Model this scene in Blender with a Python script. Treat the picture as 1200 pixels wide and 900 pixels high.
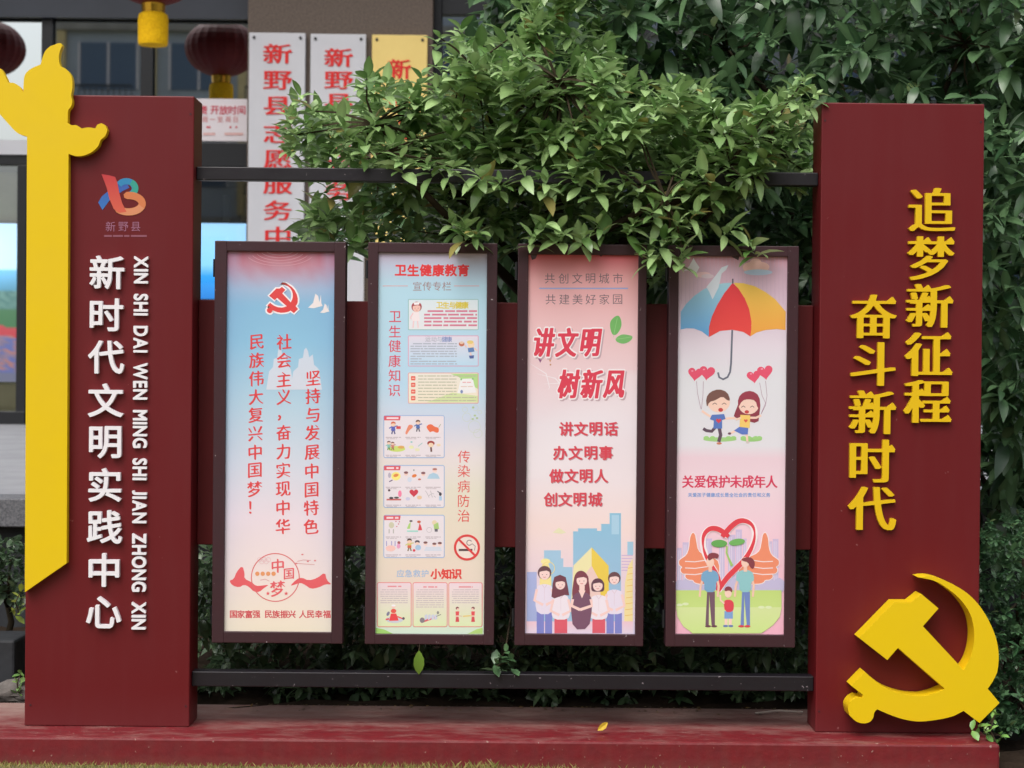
import bpy, bmesh, math, random
import numpy as np
from mathutils import Matrix, Vector, Quaternion
from mathutils.geometry import tessellate_polygon
random.seed(7)
rad = math.radians
sc = bpy.context.scene
for o in list(bpy.data.objects): bpy.data.objects.remove(o)
COL = sc.collection

# ---------------------------------------------------------------- camera
CAM = np.array([0.0, -6.018, 1.309]); YAW, PITCH, ROLL, FPX = .0051, -.006, .0092, 2118.0
def cam_axes():
    fw = np.array([math.sin(YAW)*math.cos(PITCH), math.cos(YAW)*math.cos(PITCH), math.sin(PITCH)])
    r = np.cross(fw, [0, 0, 1]); r /= np.linalg.norm(r); u = np.cross(r, fw)
    c, s = math.cos(ROLL), math.sin(ROLL)
    return c*r+s*u, -s*r+c*u, fw
AX_R, AX_U, AX_F = cam_axes()
cd = bpy.data.cameras.new('camera'); cam = bpy.data.objects.new('camera', cd); COL.objects.link(cam)
M = Matrix(((AX_R[0], AX_U[0], -AX_F[0], CAM[0]), (AX_R[1], AX_U[1], -AX_F[1], CAM[1]), (AX_R[2], AX_U[2], -AX_F[2], CAM[2]), (0, 0, 0, 1)))
cam.matrix_world = M
cd.sensor_fit = 'HORIZONTAL'; cd.sensor_width = 36; cd.lens = FPX/1200*36; cd.clip_start = .1; cd.clip_end = 600
cd.dof.use_dof = True; cd.dof.focus_distance = 6.0; cd.dof.aperture_fstop = 4.8
sc.camera = cam

def U(x, y, Y):
    """measured photo position -> world point on the upright plane at depth Y"""
    d = AX_F*FPX + AX_R*(x-600) - AX_U*(y-450)
    t = (Y-CAM[1])/d[1]
    return Vector(CAM+d*t)
def SX(Y): return (Y-CAM[1])/FPX          # metres per photo pixel at depth Y

# ---------------------------------------------------------------- light
w = bpy.data.worlds.new('World'); sc.world = w; w.use_nodes = True
nt = w.node_tree; nt.nodes.clear()
SUN_EL, SUN_AZ = 58, 205     # azimuth: degrees clockwise from +Y
sky = nt.nodes.new('ShaderNodeTexSky'); sky.sky_type = 'NISHITA'; sky.sun_disc = False
sky.sun_elevation = rad(SUN_EL); sky.sun_rotation = rad(SUN_AZ); sky.air_density = 1.2; sky.dust_density = 6; sky.ozone_density = 1
hs = nt.nodes.new('ShaderNodeHueSaturation'); hs.inputs['Saturation'].default_value = .3
bg = nt.nodes.new('ShaderNodeBackground'); bg.inputs['Strength'].default_value = .15
wo = nt.nodes.new('ShaderNodeOutputWorld')
nt.links.new(sky.outputs[0], hs.inputs['Color']); nt.links.new(hs.outputs[0], bg.inputs['Color']); nt.links.new(bg.outputs[0], wo.inputs[0])
sl = bpy.data.lights.new('sun', 'SUN'); sl.energy = .6; sl.angle = rad(45); sl.color = (1, .97, .93)
so = bpy.data.objects.new('sun', sl); COL.objects.link(so)
dv = Vector((math.sin(rad(SUN_AZ))*math.cos(rad(SUN_EL)), math.cos(rad(SUN_AZ))*math.cos(rad(SUN_EL)), math.sin(rad(SUN_EL))))
so.rotation_euler = dv.to_track_quat('Z', 'Y').to_euler(); so.location = (0, -4, 8)
sc.view_settings.view_transform = 'Standard'; sc.view_settings.look = 'None'; sc.view_settings.exposure = 0.38; sc.view_settings.gamma = 1
sc.cycles.max_bounces = 6; sc.cycles.transparent_max_bounces = 12
sc.cycles.use_denoising = True

# ---------------------------------------------------------------- colour / materials
def lin(c): c /= 255; return c/12.92 if c <= .04045 else ((c+.055)/1.055)**2.4
def C(r, g, b, k=1.0): return (lin(r)*k, lin(g)*k, lin(b)*k)
def lerp(a, b, t): return tuple(x+(y-x)*t for x, y in zip(a, b))
def stops(S, t):
    if t <= S[0][0]: return S[0][1]
    for (a, ca), (b, cb) in zip(S, S[1:]):
        if t <= b: return lerp(ca, cb, (t-a)/(b-a))
    return S[-1][1]
MATS = {}
def mat(name, base=(.5, .5, .5), rough=.5, spec=.5, metal=0, coat=0, coat_rough=.1, bump=0, bscale=20, var=0, vscale=3, attr=None, emit=0, var2=None, detail=4):
    """principled material; var mixes base towards a darker/var2 tone by noise"""
    m = bpy.data.materials.new(name); m.use_nodes = True; n = m.node_tree; p = n.nodes['Principled BSDF']
    p.inputs['Base Color'].default_value = (*base, 1); p.inputs['Roughness'].default_value = rough; p.inputs['Metallic'].default_value = metal
    p.inputs['Specular IOR Level'].default_value = spec
    p.inputs['Coat Weight'].default_value = coat; p.inputs['Coat Roughness'].default_value = coat_rough
    tc = n.nodes.new('ShaderNodeTexCoord')
    src = None
    if attr:
        a = n.nodes.new('ShaderNodeVertexColor'); a.layer_name = attr; src = a.outputs['Color']
    if var:
        no = n.nodes.new('ShaderNodeTexNoise'); no.inputs['Scale'].default_value = vscale; no.inputs['Detail'].default_value = detail; no.inputs['Roughness'].default_value = .6
        n.links.new(tc.outputs['Object'], no.inputs['Vector'])
        rp = n.nodes.new('ShaderNodeValToRGB'); rp.color_ramp.elements[0].position = .35; rp.color_ramp.elements[1].position = .68
        n.links.new(no.outputs[0], rp.inputs[0])
        ml = n.nodes.new('ShaderNodeMath'); ml.operation = 'MULTIPLY'; ml.inputs[1].default_value = var; n.links.new(rp.outputs[0], ml.inputs[0])
        mx = n.nodes.new('ShaderNodeMix'); mx.data_type = 'RGBA'; n.links.new(ml.outputs[0], mx.inputs[0])
        if src: n.links.new(src, mx.inputs[6])
        else: mx.inputs[6].default_value = (*base, 1)
        v2 = var2 if var2 else tuple(x*.5 for x in base)
        mx.inputs[7].default_value = (*v2, 1); src = mx.outputs[2]
        rr = n.nodes.new('ShaderNodeMapRange'); rr.inputs[3].default_value = max(0, rough-.08); rr.inputs[4].default_value = min(1, rough+.15)
        n.links.new(no.outputs[0], rr.inputs[0]); n.links.new(rr.outputs[0], p.inputs['Roughness'])
    if src: n.links.new(src, p.inputs['Base Color'])
    if emit:
        if src: n.links.new(src, p.inputs['Emission Color'])
        else: p.inputs['Emission Color'].default_value = (*base, 1)
        p.inputs['Emission Strength'].default_value = emit
    if bump:
        nb = n.nodes.new('ShaderNodeTexNoise'); nb.inputs['Scale'].default_value = bscale; nb.inputs['Detail'].default_value = 5
        n.links.new(tc.outputs['Object'], nb.inputs['Vector'])
        b = n.nodes.new('ShaderNodeBump'); b.inputs['Strength'].default_value = bump; b.inputs['Distance'].default_value = .01
        n.links.new(nb.outputs[0], b.inputs['Height']); n.links.new(b.outputs[0], p.inputs['Normal'])
        if coat: n.links.new(b.outputs[0], p.inputs['Coat Normal'])
    MATS[name] = m; return m

red_paint = mat('maroon_paint', C(101, 15, 22), .44, .38, bump=.06, bscale=2.2, var=.4, vscale=2.5, var2=C(100, 14, 24))
panel_paint = mat('panel_paint', C(96, 15, 21), .5, .4, var=.4, vscale=3)
plinth_paint = mat('plinth_paint', C(118, 26, 34), .5, .4, bump=.25, bscale=30, var=.5, vscale=26, var2=C(96, 30, 36), detail=10)
def dust_layer(m, y0, y1, colr, amount):
    n = m.node_tree; p = n.nodes['Principled BSDF']; src = p.inputs['Base Color'].links[0].from_socket
    ge = n.nodes.new('ShaderNodeNewGeometry'); sx = n.nodes.new('ShaderNodeSeparateXYZ'); n.links.new(ge.outputs['Position'], sx.inputs[0])
    sn = n.nodes.new('ShaderNodeSeparateXYZ'); n.links.new(ge.outputs['Normal'], sn.inputs[0])
    mr = n.nodes.new('ShaderNodeMapRange'); mr.inputs[1].default_value = y0; mr.inputs[2].default_value = y1; n.links.new(sx.outputs[1], mr.inputs[0])
    no = n.nodes.new('ShaderNodeTexNoise'); no.inputs['Scale'].default_value = 5; no.inputs['Detail'].default_value = 12; no.inputs['Roughness'].default_value = .7; vm = n.nodes.new('ShaderNodeVectorMath'); vm.operation = 'MULTIPLY'; vm.inputs[1].default_value = (1.3, 3.2, 3); n.links.new(ge.outputs['Position'], vm.inputs[0]); n.links.new(vm.outputs[0], no.inputs[0])
    nr = n.nodes.new('ShaderNodeMapRange'); nr.inputs[1].default_value = .3; nr.inputs[2].default_value = .7; nr.inputs[3].default_value = -.4; nr.inputs[4].default_value = .45; n.links.new(no.outputs[0], nr.inputs[0])
    ad = n.nodes.new('ShaderNodeMath'); ad.operation = 'ADD'; ad.use_clamp = True; n.links.new(mr.outputs[0], ad.inputs[0]); n.links.new(nr.outputs[0], ad.inputs[1])
    mu = n.nodes.new('ShaderNodeMath'); mu.operation = 'MULTIPLY'; mu.use_clamp = True; n.links.new(ad.outputs[0], mu.inputs[0]); n.links.new(sn.outputs[2], mu.inputs[1])
    m3 = n.nodes.new('ShaderNodeMath'); m3.operation = 'MULTIPLY'; m3.inputs[1].default_value = amount; n.links.new(mu.outputs[0], m3.inputs[0])
    mx = n.nodes.new('ShaderNodeMix'); mx.data_type = 'RGBA'; n.links.new(m3.outputs[0], mx.inputs[0]); n.links.new(src, mx.inputs[6]); mx.inputs[7].default_value = (*colr, 1)
    n.links.new(mx.outputs[2], p.inputs['Base Color'])
def specks(m, colr, scale, thr, amount):
    n = m.node_tree; p = n.nodes['Principled BSDF']; src = p.inputs['Base Color'].links[0].from_socket
    ge = n.nodes.new('ShaderNodeNewGeometry'); no = n.nodes.new('ShaderNodeTexNoise'); no.inputs['Scale'].default_value = scale; no.inputs['Detail'].default_value = 3; n.links.new(ge.outputs['Position'], no.inputs[0])
    nr = n.nodes.new('ShaderNodeMapRange'); nr.inputs[1].default_value = thr; nr.inputs[2].default_value = thr+.02; nr.inputs[4].default_value = amount; n.links.new(no.outputs[0], nr.inputs[0])
    mx = n.nodes.new('ShaderNodeMix'); mx.data_type = 'RGBA'; n.links.new(nr.outputs[0], mx.inputs[0]); n.links.new(src, mx.inputs[6]); mx.inputs[7].default_value = (*colr, 1)
    n.links.new(mx.outputs[2], p.inputs['Base Color'])
def foot_grime(m, z0, z1, colr, amount):
    n = m.node_tree; p = n.nodes['Principled BSDF']; src = p.inputs['Base Color'].links[0].from_socket
    ge = n.nodes.new('ShaderNodeNewGeometry'); sx = n.nodes.new('ShaderNodeSeparateXYZ'); n.links.new(ge.outputs['Position'], sx.inputs[0])
    mr = n.nodes.new('ShaderNodeMapRange'); mr.inputs[1].default_value = z1; mr.inputs[2].default_value = z0; n.links.new(sx.outputs[2], mr.inputs[0])
    vm = n.nodes.new('ShaderNodeVectorMath'); vm.operation = 'MULTIPLY'; vm.inputs[1].default_value = (9, 9, .7); n.links.new(ge.outputs['Position'], vm.inputs[0])
    no = n.nodes.new('ShaderNodeTexNoise'); no.inputs['Scale'].default_value = 3; no.inputs['Detail'].default_value = 8; n.links.new(vm.outputs[0], no.inputs[0])
    nr = n.nodes.new('ShaderNodeMapRange'); nr.inputs[1].default_value = .45; nr.inputs[2].default_value = .8; nr.inputs[3].default_value = .0; nr.inputs[4].default_value = .6; n.links.new(no.outputs[0], nr.inputs[0])
    ad = n.nodes.new('ShaderNodeMath'); ad.operation = 'MULTIPLY_ADD'; ad.use_clamp = True; n.links.new(mr.outputs[0], ad.inputs[0]); ad.inputs[1].default_value = 1.6; ad.use_clamp = False; n.links.new(nr.outputs[0], ad.inputs[2])
    m3 = n.nodes.new('ShaderNodeMath'); m3.operation = 'MULTIPLY'; m3.inputs[1].default_value = amount; n.links.new(ad.outputs[0], m3.inputs[0])
    mx = n.nodes.new('ShaderNodeMix'); mx.data_type = 'RGBA'; n.links.new(m3.outputs[0], mx.inputs[0]); n.links.new(src, mx.inputs[6]); mx.inputs[7].default_value = (*colr, 1)
    n.links.new(mx.outputs[2], p.inputs['Base Color'])
foot_grime(red_paint, .12, .24, C(112, 70, 70), .09)
foot_grime(plinth_paint, .02, .07, C(120, 84, 74), .22)
dust_layer(plinth_paint, -.06, .36, C(160, 134, 126), .85)
yellow_paint = mat('yellow_paint', C(231, 195, 10), .38, .45, bump=.03, bscale=4, var=.2, vscale=6, var2=C(222, 184, 14))
white_letter = mat('white_acrylic', C(238, 234, 240), .35, .5)
gold_letter = mat('gold_acrylic', C(228, 186, 20), .36, .5)
frame_paint = mat('dark_frame_paint', C(62, 32, 40), .42, .5, var=.4, vscale=14, var2=C(46, 24, 30), bump=.05, bscale=60)
rail_paint = mat('rail_paint', C(26, 20, 28), .4, .5, var=.5, vscale=14, var2=C(18, 18, 24), bump=.05, bscale=50)
specks(frame_paint, C(190, 176, 180), 80, .735, .75); specks(rail_paint, C(150, 140, 146), 70, .72, .7); specks(red_paint, C(150, 96, 96), 34, .74, .6); specks(plinth_paint, C(170, 140, 130), 60, .70, .6)
print_mat = mat('printed_film', rough=.38, spec=.4, coat=.6, coat_rough=.08, attr='Col', bump=.3, bscale=4)
flat_print = mat('flat_print', rough=.5, attr='Col')
bark = mat('bark', C(70, 60, 46), .85, .2, bump=.5, bscale=40, var=.6, vscale=20)
soil = mat('soil', C(52, 42, 34), .95, .1, bump=.8, bscale=25, var=.7, vscale=12)
granite = mat('granite', C(120, 120, 124), .6, .4, var=.8, vscale=120, var2=C(60, 60, 66), bump=.1, bscale=80)
paving = mat('paving_stone', C(150, 150, 154), .6, .4, var=.5, vscale=3, var2=C(120, 122, 128))
dark_stone = mat('dark_stone', C(50, 52, 56), .6, .4, var=.6, vscale=12, bump=.2, bscale=30)
pier_stone = mat('brown_stone', C(104, 90, 80), .55, .4, var=.7, vscale=60, var2=C(70, 60, 54), bump=.05, bscale=90)
steel = mat('brushed_steel', C(202, 202, 207), .5, .4, var=.3, vscale=4, var2=C(188, 188, 194))
brass_sheet = mat('brass_sheet', C(236, 208, 128), .5, .4, var=.3, vscale=4, var2=C(214, 186, 108))
red_letter = mat('red_vinyl', C(214, 30, 28), .45)
black_metal = mat('black_metal', C(24, 25, 29), .4, .5)
lintel_mat = mat('lintel_panel', C(52, 56, 66), .45, .5, var=.4, vscale=2)
interior = mat('interior_wall', C(96, 92, 88), .9, .1, var=.5, vscale=2)
cream_wall = mat('cream_wall', C(205, 185, 140), .8, .2, var=.3, vscale=4)
lantern_red = mat('lantern_cloth', C(96, 7, 9), .6, .3)
tassel_yellow = mat('tassel_thread', C(238, 190, 16), .8, .2, bump=.8, bscale=60, var=.6, vscale=70, var2=C(200, 140, 10))
brass = mat('brass', C(220, 170, 60), .25, .5, metal=1)
concrete = mat('concrete', C(150, 146, 142), .85, .3, var=.5, vscale=2)
screen_mat = mat('lit_screen', rough=.4, attr='Col', emit=1.15)
paper_white = mat('notice_sheet', C(222, 214, 218), .5)
def leaf_material(name, rough, spec, trans):
    m = mat(name, rough=rough, spec=spec, attr='Col')
    n = m.node_tree; p = n.nodes['Principled BSDF']; out = n.nodes['Material Output']
    t = n.nodes.new('ShaderNodeBsdfTranslucent'); a = [x for x in n.nodes if x.type == 'VERTEX_COLOR'][0]
    g = n.nodes.new('ShaderNodeGamma'); g.inputs[1].default_value = .85; n.links.new(a.outputs[0], g.inputs[0]); n.links.new(g.outputs[0], t.inputs[0])
    mx = n.nodes.new('ShaderNodeMixShader'); mx.inputs[0].default_value = trans
    n.links.new(p.outputs[0], mx.inputs[1]); n.links.new(t.outputs[0], mx.inputs[2]); n.links.new(mx.outputs[0], out.inputs[0])
    return m
leaf_mat = leaf_material('leaf', .3, .65, .2)
grass_mat = leaf_material('grass_blade', .7, .2, .2)
def glass_material(name, refl, tint):
    m = bpy.data.materials.new(name); m.use_nodes = True; n = m.node_tree; n.nodes.clear()
    o = n.nodes.new('ShaderNodeOutputMaterial'); g = n.nodes.new('ShaderNodeBsdfGlossy'); g.inputs['Roughness'].default_value = .015; g.inputs['Color'].default_value = (.9, .97, 1, 1)
    t = n.nodes.new('ShaderNodeBsdfTransparent'); t.inputs[0].default_value = (*tint, 1)
    lw = n.nodes.new('ShaderNodeLayerWeight'); lw.inputs[0].default_value = .5
    mr = n.nodes.new('ShaderNodeMapRange'); mr.inputs[3].default_value = refl; mr.inputs[4].default_value = 1; n.links.new(lw.outputs['Fresnel'], mr.inputs[0])
    mx = n.nodes.new('ShaderNodeMixShader'); n.links.new(mr.outputs[0], mx.inputs[0]); n.links.new(t.outputs[0], mx.inputs[1]); n.links.new(g.outputs[0], mx.inputs[2])
    n.links.new(mx.outputs[0], o.inputs[0]); return m
clear_glass = glass_material('clear_glass', .16, (.8, .85, .88))
glass = glass_material('tinted_glass', .66, (.6, .68, .72))

# ---------------------------------------------------------------- helpers
class MB:
    def __init__(s): s.v = []; s.f = []; s.c = []; s.uc = False
    def add(s, V, F, col=None):
        b = len(s.v); s.v += [tuple(p) for p in V]
        for f in F:
            s.f.append(tuple(i+b for i in f)); s.c.append(col)
        if col: s.uc = True
    def box(s, x0, x1, y0, y1, z0, z1, col=None):
        V = [(x, y, z) for x in (x0, x1) for y in (y0, y1) for z in (z0, z1)]
        s.add(V, [(0, 1, 3, 2), (4, 6, 7, 5), (0, 4, 5, 1), (2, 3, 7, 6), (0, 2, 6, 4), (1, 5, 7, 3)], col); return s
    def tube(s, pts, r0, r1=None, n=8, cap=True):
        r1 = r0 if r1 is None else r1; pts = [Vector(p) for p in pts]; V = []; F = []
        N = len(pts)
        for i, p in enumerate(pts):
            d = (pts[min(i+1, N-1)]-pts[max(i-1, 0)]).normalized()
            a = d.orthogonal().normalized(); b = d.cross(a); r = r0+(r1-r0)*i/(N-1)
            for k in range(n):
                t = 2*math.pi*k/n; V.append(p+a*math.cos(t)*r+b*math.sin(t)*r)
        for i in range(N-1):
            for k in range(n): F.append((i*n+k, i*n+(k+1) % n, (i+1)*n+(k+1) % n, (i+1)*n+k))
        if cap: F.append(tuple(range(n))[::-1]); F.append(tuple(range((N-1)*n, N*n)))
        s.add(V, F); return s
    def lathe(s, c, prof, n=24):
        V = []; F = []
        for r, z in prof:
            for k in range(n): t = 2*math.pi*k/n; V.append((c[0]+r*math.cos(t), c[1]+r*math.sin(t), c[2]+z))
        for i in range(len(prof)-1):
            for k in range(n): F.append((i*n+k, i*n+(k+1) % n, (i+1)*n+(k+1) % n, (i+1)*n+k))
        s.add(V, F); return s
    def build(s, name, m, parent=None, bevel=0, smooth=False, origin=None):
        me = bpy.data.meshes.new(name); o = Vector(origin) if origin is not None else Vector((0, 0, 0))
        me.from_pydata([tuple(Vector(p)-o) for p in s.v], [], s.f); me.materials.append(m)
        if s.uc:
            ca = me.color_attributes.new('Col', 'FLOAT_COLOR', 'CORNER'); dat = []
            for f, c in zip(s.f, s.c):
                if c and isinstance(c[0], tuple):
                    for q in c: dat += [*q, 1]
                else:
                    for _ in f: dat += [*(c or (1, 1, 1)), 1]
            ca.data.foreach_set('color', dat)
        if smooth: me.polygons.foreach_set('use_smooth', [True]*len(me.polygons))
        me.update()
        ob = bpy.data.objects.new(name, me); ob.location = o; COL.objects.link(ob)
        if parent: ob.parent = parent; ob.matrix_parent_inverse = Matrix.Identity(4); ob.location = o-WORLD(parent)
        if bevel:
            b = ob.modifiers.new('bevel', 'BEVEL'); b.width = bevel; b.segments = 2; b.limit_method = 'ANGLE'
        return ob
def WORLD(o):
    p = Vector(o.location)
    while o.parent: o = o.parent; p += Vector(o.location)
    return p
def tag(o, label=None, cat=None, group=None, kind=None):
    if label: o['label'] = label
    if cat: o['category'] = cat
    if group: o['group'] = group
    if kind: o['kind'] = kind
    return o
def thing(name, label, cat, loc, group=None):
    o = bpy.data.objects.new(name, None); o.empty_display_size = .1; COL.objects.link(o); o.location = loc; return tag(o, label, cat, group)

def prism(poly, Y0, Y1, z=None):
    """outline in world (x,z), extruded from Y0 (front) to Y1"""
    n = len(poly); mb = MB(); V = [(x, Y0, z) for x, z in poly]+[(x, Y1, z) for x, z in poly]
    tr = tessellate_polygon([[Vector((x, z, 0)) for x, z in poly]]); F = []
    for t in tr: F.append(t); F.append(tuple(i+n for i in t[::-1]))
    for i in range(n): j = (i+1) % n; F.append((i, i+n, j+n, j))
    mb.add(V, F); return mb
def fix_normals(o):
    bm = bmesh.new(); bm.from_mesh(o.data); bmesh.ops.recalc_face_normals(bm, faces=bm.faces); bm.to_mesh(o.data); bm.free()
def smooth_poly(P, it=2, keep=None):
    for _ in range(it):
        Q = []; n = len(P)
        for i in range(n):
            a, b = P[i], P[(i+1) % n]
            Q.append((a[0]*.75+b[0]*.25, a[1]*.75+b[1]*.25)); Q.append((a[0]*.25+b[0]*.75, a[1]*.25+b[1]*.75))
        P = Q
    return P

# ---------------------------------------------------------------- lettering
_tc = bpy.data.curves.new('t', 'FONT'); _to = bpy.data.objects.new('t', _tc); COL.objects.link(_to)
_lc = {}; _gc = {}
def loops(ch):
    if ch in _lc: return _lc[ch]
    _tc.body = ch; bpy.context.view_layer.update()
    cv = _to.to_curve(bpy.context.evaluated_depsgraph_get()); L = []
    for s in cv.splines:
        b = s.bezier_points; n = len(b); pts = []
        for i in range(n):
            p0 = b[i].co; h0 = b[i].handle_right; h1 = b[(i+1) % n].handle_left; p1 = b[(i+1) % n].co
            pts.append((p0.x, p0.y)); d = (p1-p0).length
            dev = ((h0-p0).cross(p1-p0).length+(h1-p1).cross(p1-p0).length)/(d+1e-9)
            k = 1 if dev < .004 else (3 if dev < .03 else 5)
            for j in range(1, k):
                t = j/k; q = p0*(1-t)**3+h0*3*t*(1-t)**2+h1*3*t*t*(1-t)+p1*t**3; pts.append((q.x, q.y))
        L.append(pts)
    _to.to_curve_clear(); _lc[ch] = L; return L
def rdp(P, tol):
    if len(P) < 3: return P
    a = np.array(P[0]); b = np.array(P[-1]); Q = np.array(P[1:-1]); d = b-a; L = np.hypot(*d)
    ds = np.abs((Q[:, 0]-a[0])*d[1]-(Q[:, 1]-a[1])*d[0])/L if L > 1e-9 else np.hypot(Q[:, 0]-a[0], Q[:, 1]-a[1])
    i = int(ds.argmax())
    if ds[i] < tol: return [P[0], P[-1]]
    return rdp(P[:i+2], tol)[:-1]+rdp(P[i+1:], tol)
def outline(ch, off=0, nib=(0, 0), serif=False, N=84, tol=.004):
    """glyph outline grown by a brush: nib = half vector of a flat pen, off = round growth"""
    key = (ch, off, nib, serif, N, tol)
    if key in _gc: return _gc[key]
    L = [list(l) for l in loops(ch)]
    A = np.concatenate([np.array(l) for l in L]); B = np.concatenate([np.roll(np.array(l), -1, 0) for l in L])
    lo = A.min(0)-.12; hi = A.max(0)+.12; h = 1.2/N
    gx = np.arange(lo[0], hi[0]+h, h); gy = np.arange(lo[1], hi[1]+h, h); X, Y = np.meshgrid(gx, gy); px = X.ravel(); py = Y.ravel()
    def sdf(A, B):
        d = B-A; L2 = (d**2).sum(1)+1e-12; best = np.full(px.shape, 9.); wn = np.zeros(px.shape, int)
        for a, dd, l2, b in zip(A, d, L2, B):
            t = np.clip(((px-a[0])*dd[0]+(py-a[1])*dd[1])/l2, 0, 1)
            best = np.minimum(best, (px-a[0]-t*dd[0])**2+(py-a[1]-t*dd[1])**2)
            cr = (px-a[0])*dd[1]-(py-a[1])*dd[0]
            wn += ((a[1] <= py) & (b[1] > py) & (cr < 0)).astype(int) - ((a[1] > py) & (b[1] <= py) & (cr > 0)).astype(int)
        s = np.sqrt(best); return np.where(wn != 0, -s, s).reshape(X.shape)
    D = sdf(A, B)
    if nib != (0, 0):
        D0 = D.copy(); k = max(2, int(math.hypot(*nib)/h)+1)
        for i in range(-k, k+1):
            sx, sy = nib[0]*i/k/h, nib[1]*i/k/h; ix, iy = int(math.floor(sx)), int(math.floor(sy)); fx, fy = sx-ix, sy-iy
            P = np.pad(D0, 24, mode='edge'); H, W = D0.shape
            g = lambda a, b: P[24+a:24+a+H, 24+b:24+b+W]
            D = np.minimum(D, (g(iy, ix)*(1-fx)+g(iy, ix+1)*fx)*(1-fy)+(g(iy+1, ix)*(1-fx)+g(iy+1, ix+1)*fx)*fy)
    D = D-off
    if serif:      # the triangular stops of a Song face at the right end of each horizontal
        for l in L:
            n = len(l)
            for i in range(n):
                p0, p1, p2, p3 = l[i-1], l[i], l[(i+1) % n], l[(i+2) % n]
                for q0, q1, q2, q3 in ((p0, p1, p2, p3), (p3, p2, p1, p0)):
                    if abs(q1[0]-q2[0]) < .012 and .04 < q1[1]-q2[1] < .11 and q0[0] < q1[0]-.1 and q3[0] < q2[0]-.1 and abs(q0[1]-q1[1]) < .03 and abs(q3[1]-q2[1]) < .03:
                        x, y = q1[0], q1[1]
                        T = [(x-.17, y-.02), (x-.03, y+.085), (x+nib[0]+.015, y-.02)][::-1]
                        D = np.minimum(D, sdf(np.array(T), np.roll(np.array(T), -1, 0)))
    H, W = D.shape; S = D < 0; nxt = {}
    mixed = np.argwhere((S[:-1, :-1] != S[1:, 1:]) | (S[:-1, 1:] != S[1:, :-1]) | (S[:-1, :-1] != S[:-1, 1:]))
    pt = {}
    def edge(e, r, c):   # 0 bottom 1 right 2 top 3 left
        if e == 0: k = (0, r, c); a, b = (r, c), (r, c+1)
        elif e == 2: k = (0, r+1, c); a, b = (r+1, c), (r+1, c+1)
        elif e == 3: k = (1, r, c); a, b = (r, c), (r+1, c)
        else: k = (1, r, c+1); a, b = (r, c+1), (r+1, c+1)
        if k not in pt:
            va, vb = D[a], D[b]; t = va/(va-vb) if va != vb else .5
            pt[k] = (gx[0]+(a[1]+(b[1]-a[1])*t)*h, gy[0]+(a[0]+(b[0]-a[0])*t)*h)
        return k
    TB = {1: [(0, 3)], 2: [(1, 0)], 3: [(1, 3)], 4: [(2, 1)], 6: [(2, 0)], 7: [(2, 3)], 8: [(3, 2)], 9: [(0, 2)], 11: [(1, 2)], 12: [(3, 1)], 13: [(0, 1)], 14: [(3, 0)]}
    for r, c in mixed:
        k = int(S[r, c])+2*int(S[r, c+1])+4*int(S[r+1, c+1])+8*int(S[r+1, c])
        if k in (0, 15): continue
        if k == 5: sg = [(0, 3), (2, 1)] if D[r:r+2, c:c+2].mean() > 0 else [(0, 1), (2, 3)]
        elif k == 10: sg = [(1, 0), (3, 2)] if D[r:r+2, c:c+2].mean() > 0 else [(1, 2), (3, 0)]
        else: sg = TB[k]
        for a, b in sg: nxt[edge(a, r, c)] = edge(b, r, c)
    out = []
    while nxt:
        k0, k = nxt.popitem(); ch_ = [k0]
        while k != k0 and k in nxt: ch_.append(k); k = nxt.pop(k)
        P = [pt[q] for q in ch_]
        if len(P) < 6: continue
        m = len(P)//2; P = rdp(P[:m+1], tol)[:-1]+rdp(P[m:]+[P[0]], tol)[:-1]
        if len(P) > 2: out.append(P)
    _gc[key] = out; return out
_mc = {}
def glyph(ch, ext=0, bev=0, **k):
    """-> centred verts (x,y,z) in em, faces; z = depth axis"""
    key = (ch, ext, bev, tuple(sorted(k.items())))
    if key in _mc: return _mc[key]
    L = outline(ch, **k)
    cv = bpy.data.curves.new('g', 'CURVE'); cv.dimensions = '2D'; cv.fill_mode = 'BOTH' if (ext or bev) else 'FRONT'; cv.extrude = ext; cv.bevel_depth = bev; cv.bevel_resolution = 0
    if not (ext or bev): cv.fill_mode = 'BOTH'
    for l in L:
        s = cv.splines.new('POLY'); s.points.add(len(l)-1); s.use_cyclic_u = True
        for p, (x, y) in zip(s.points, l): p.co = (x, y, 0, 1)
    o = bpy.data.objects.new('g', cv); m = o.to_mesh()
    V = np.array([tuple(v.co) for v in m.vertices]); F = [tuple(f.vertices) for f in m.polygons]
    o.to_mesh_clear(); bpy.data.objects.remove(o); bpy.data.curves.remove(cv)
    A = np.array([p for l in L for p in l]); c = (A.min(0)+A.max(0))/2
    if ch not in '，！一、': V[:, 0] -= c[0]; V[:, 1] -= c[1]
    else: V[:, 0] -= .5; V[:, 1] -= .38
    _mc[key] = (V, F); return _mc[key]
_rc = {}
def raised(name, ch, px, py, Yface, w, h, depth, m, parent, rot=0, **k):
    """raised character standing on plane Yface; px,py = its centre; w,h em size in metres"""
    key = (ch, w, h, depth, m.name, rot, tuple(sorted(k.items())))
    if key not in _rc:
        V, F = glyph(ch, ext=.5, bev=.0, N=116, tol=.003, **k)
        me = bpy.data.meshes.new(name); c, s = math.cos(rot), math.sin(rot)
        me.from_pydata([(x*w*c-y*h*s, (z if False else -z)*depth, x*w*s+y*h*c) for x, y, z in V], [], F); me.materials.append(m)
        bm = bmesh.new(); bm.from_mesh(me); bmesh.ops.remove_doubles(bm, verts=bm.verts, dist=1e-6); bmesh.ops.recalc_face_normals(bm, faces=bm.faces); bm.to_mesh(me); bm.free()
        _rc[key] = me
    o = bpy.data.objects.new(name, _rc[key]); COL.objects.link(o)
    q = U(px, py, Yface); q.y = Yface-depth/2
    o.parent = parent; o.location = q-WORLD(parent); return o

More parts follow.
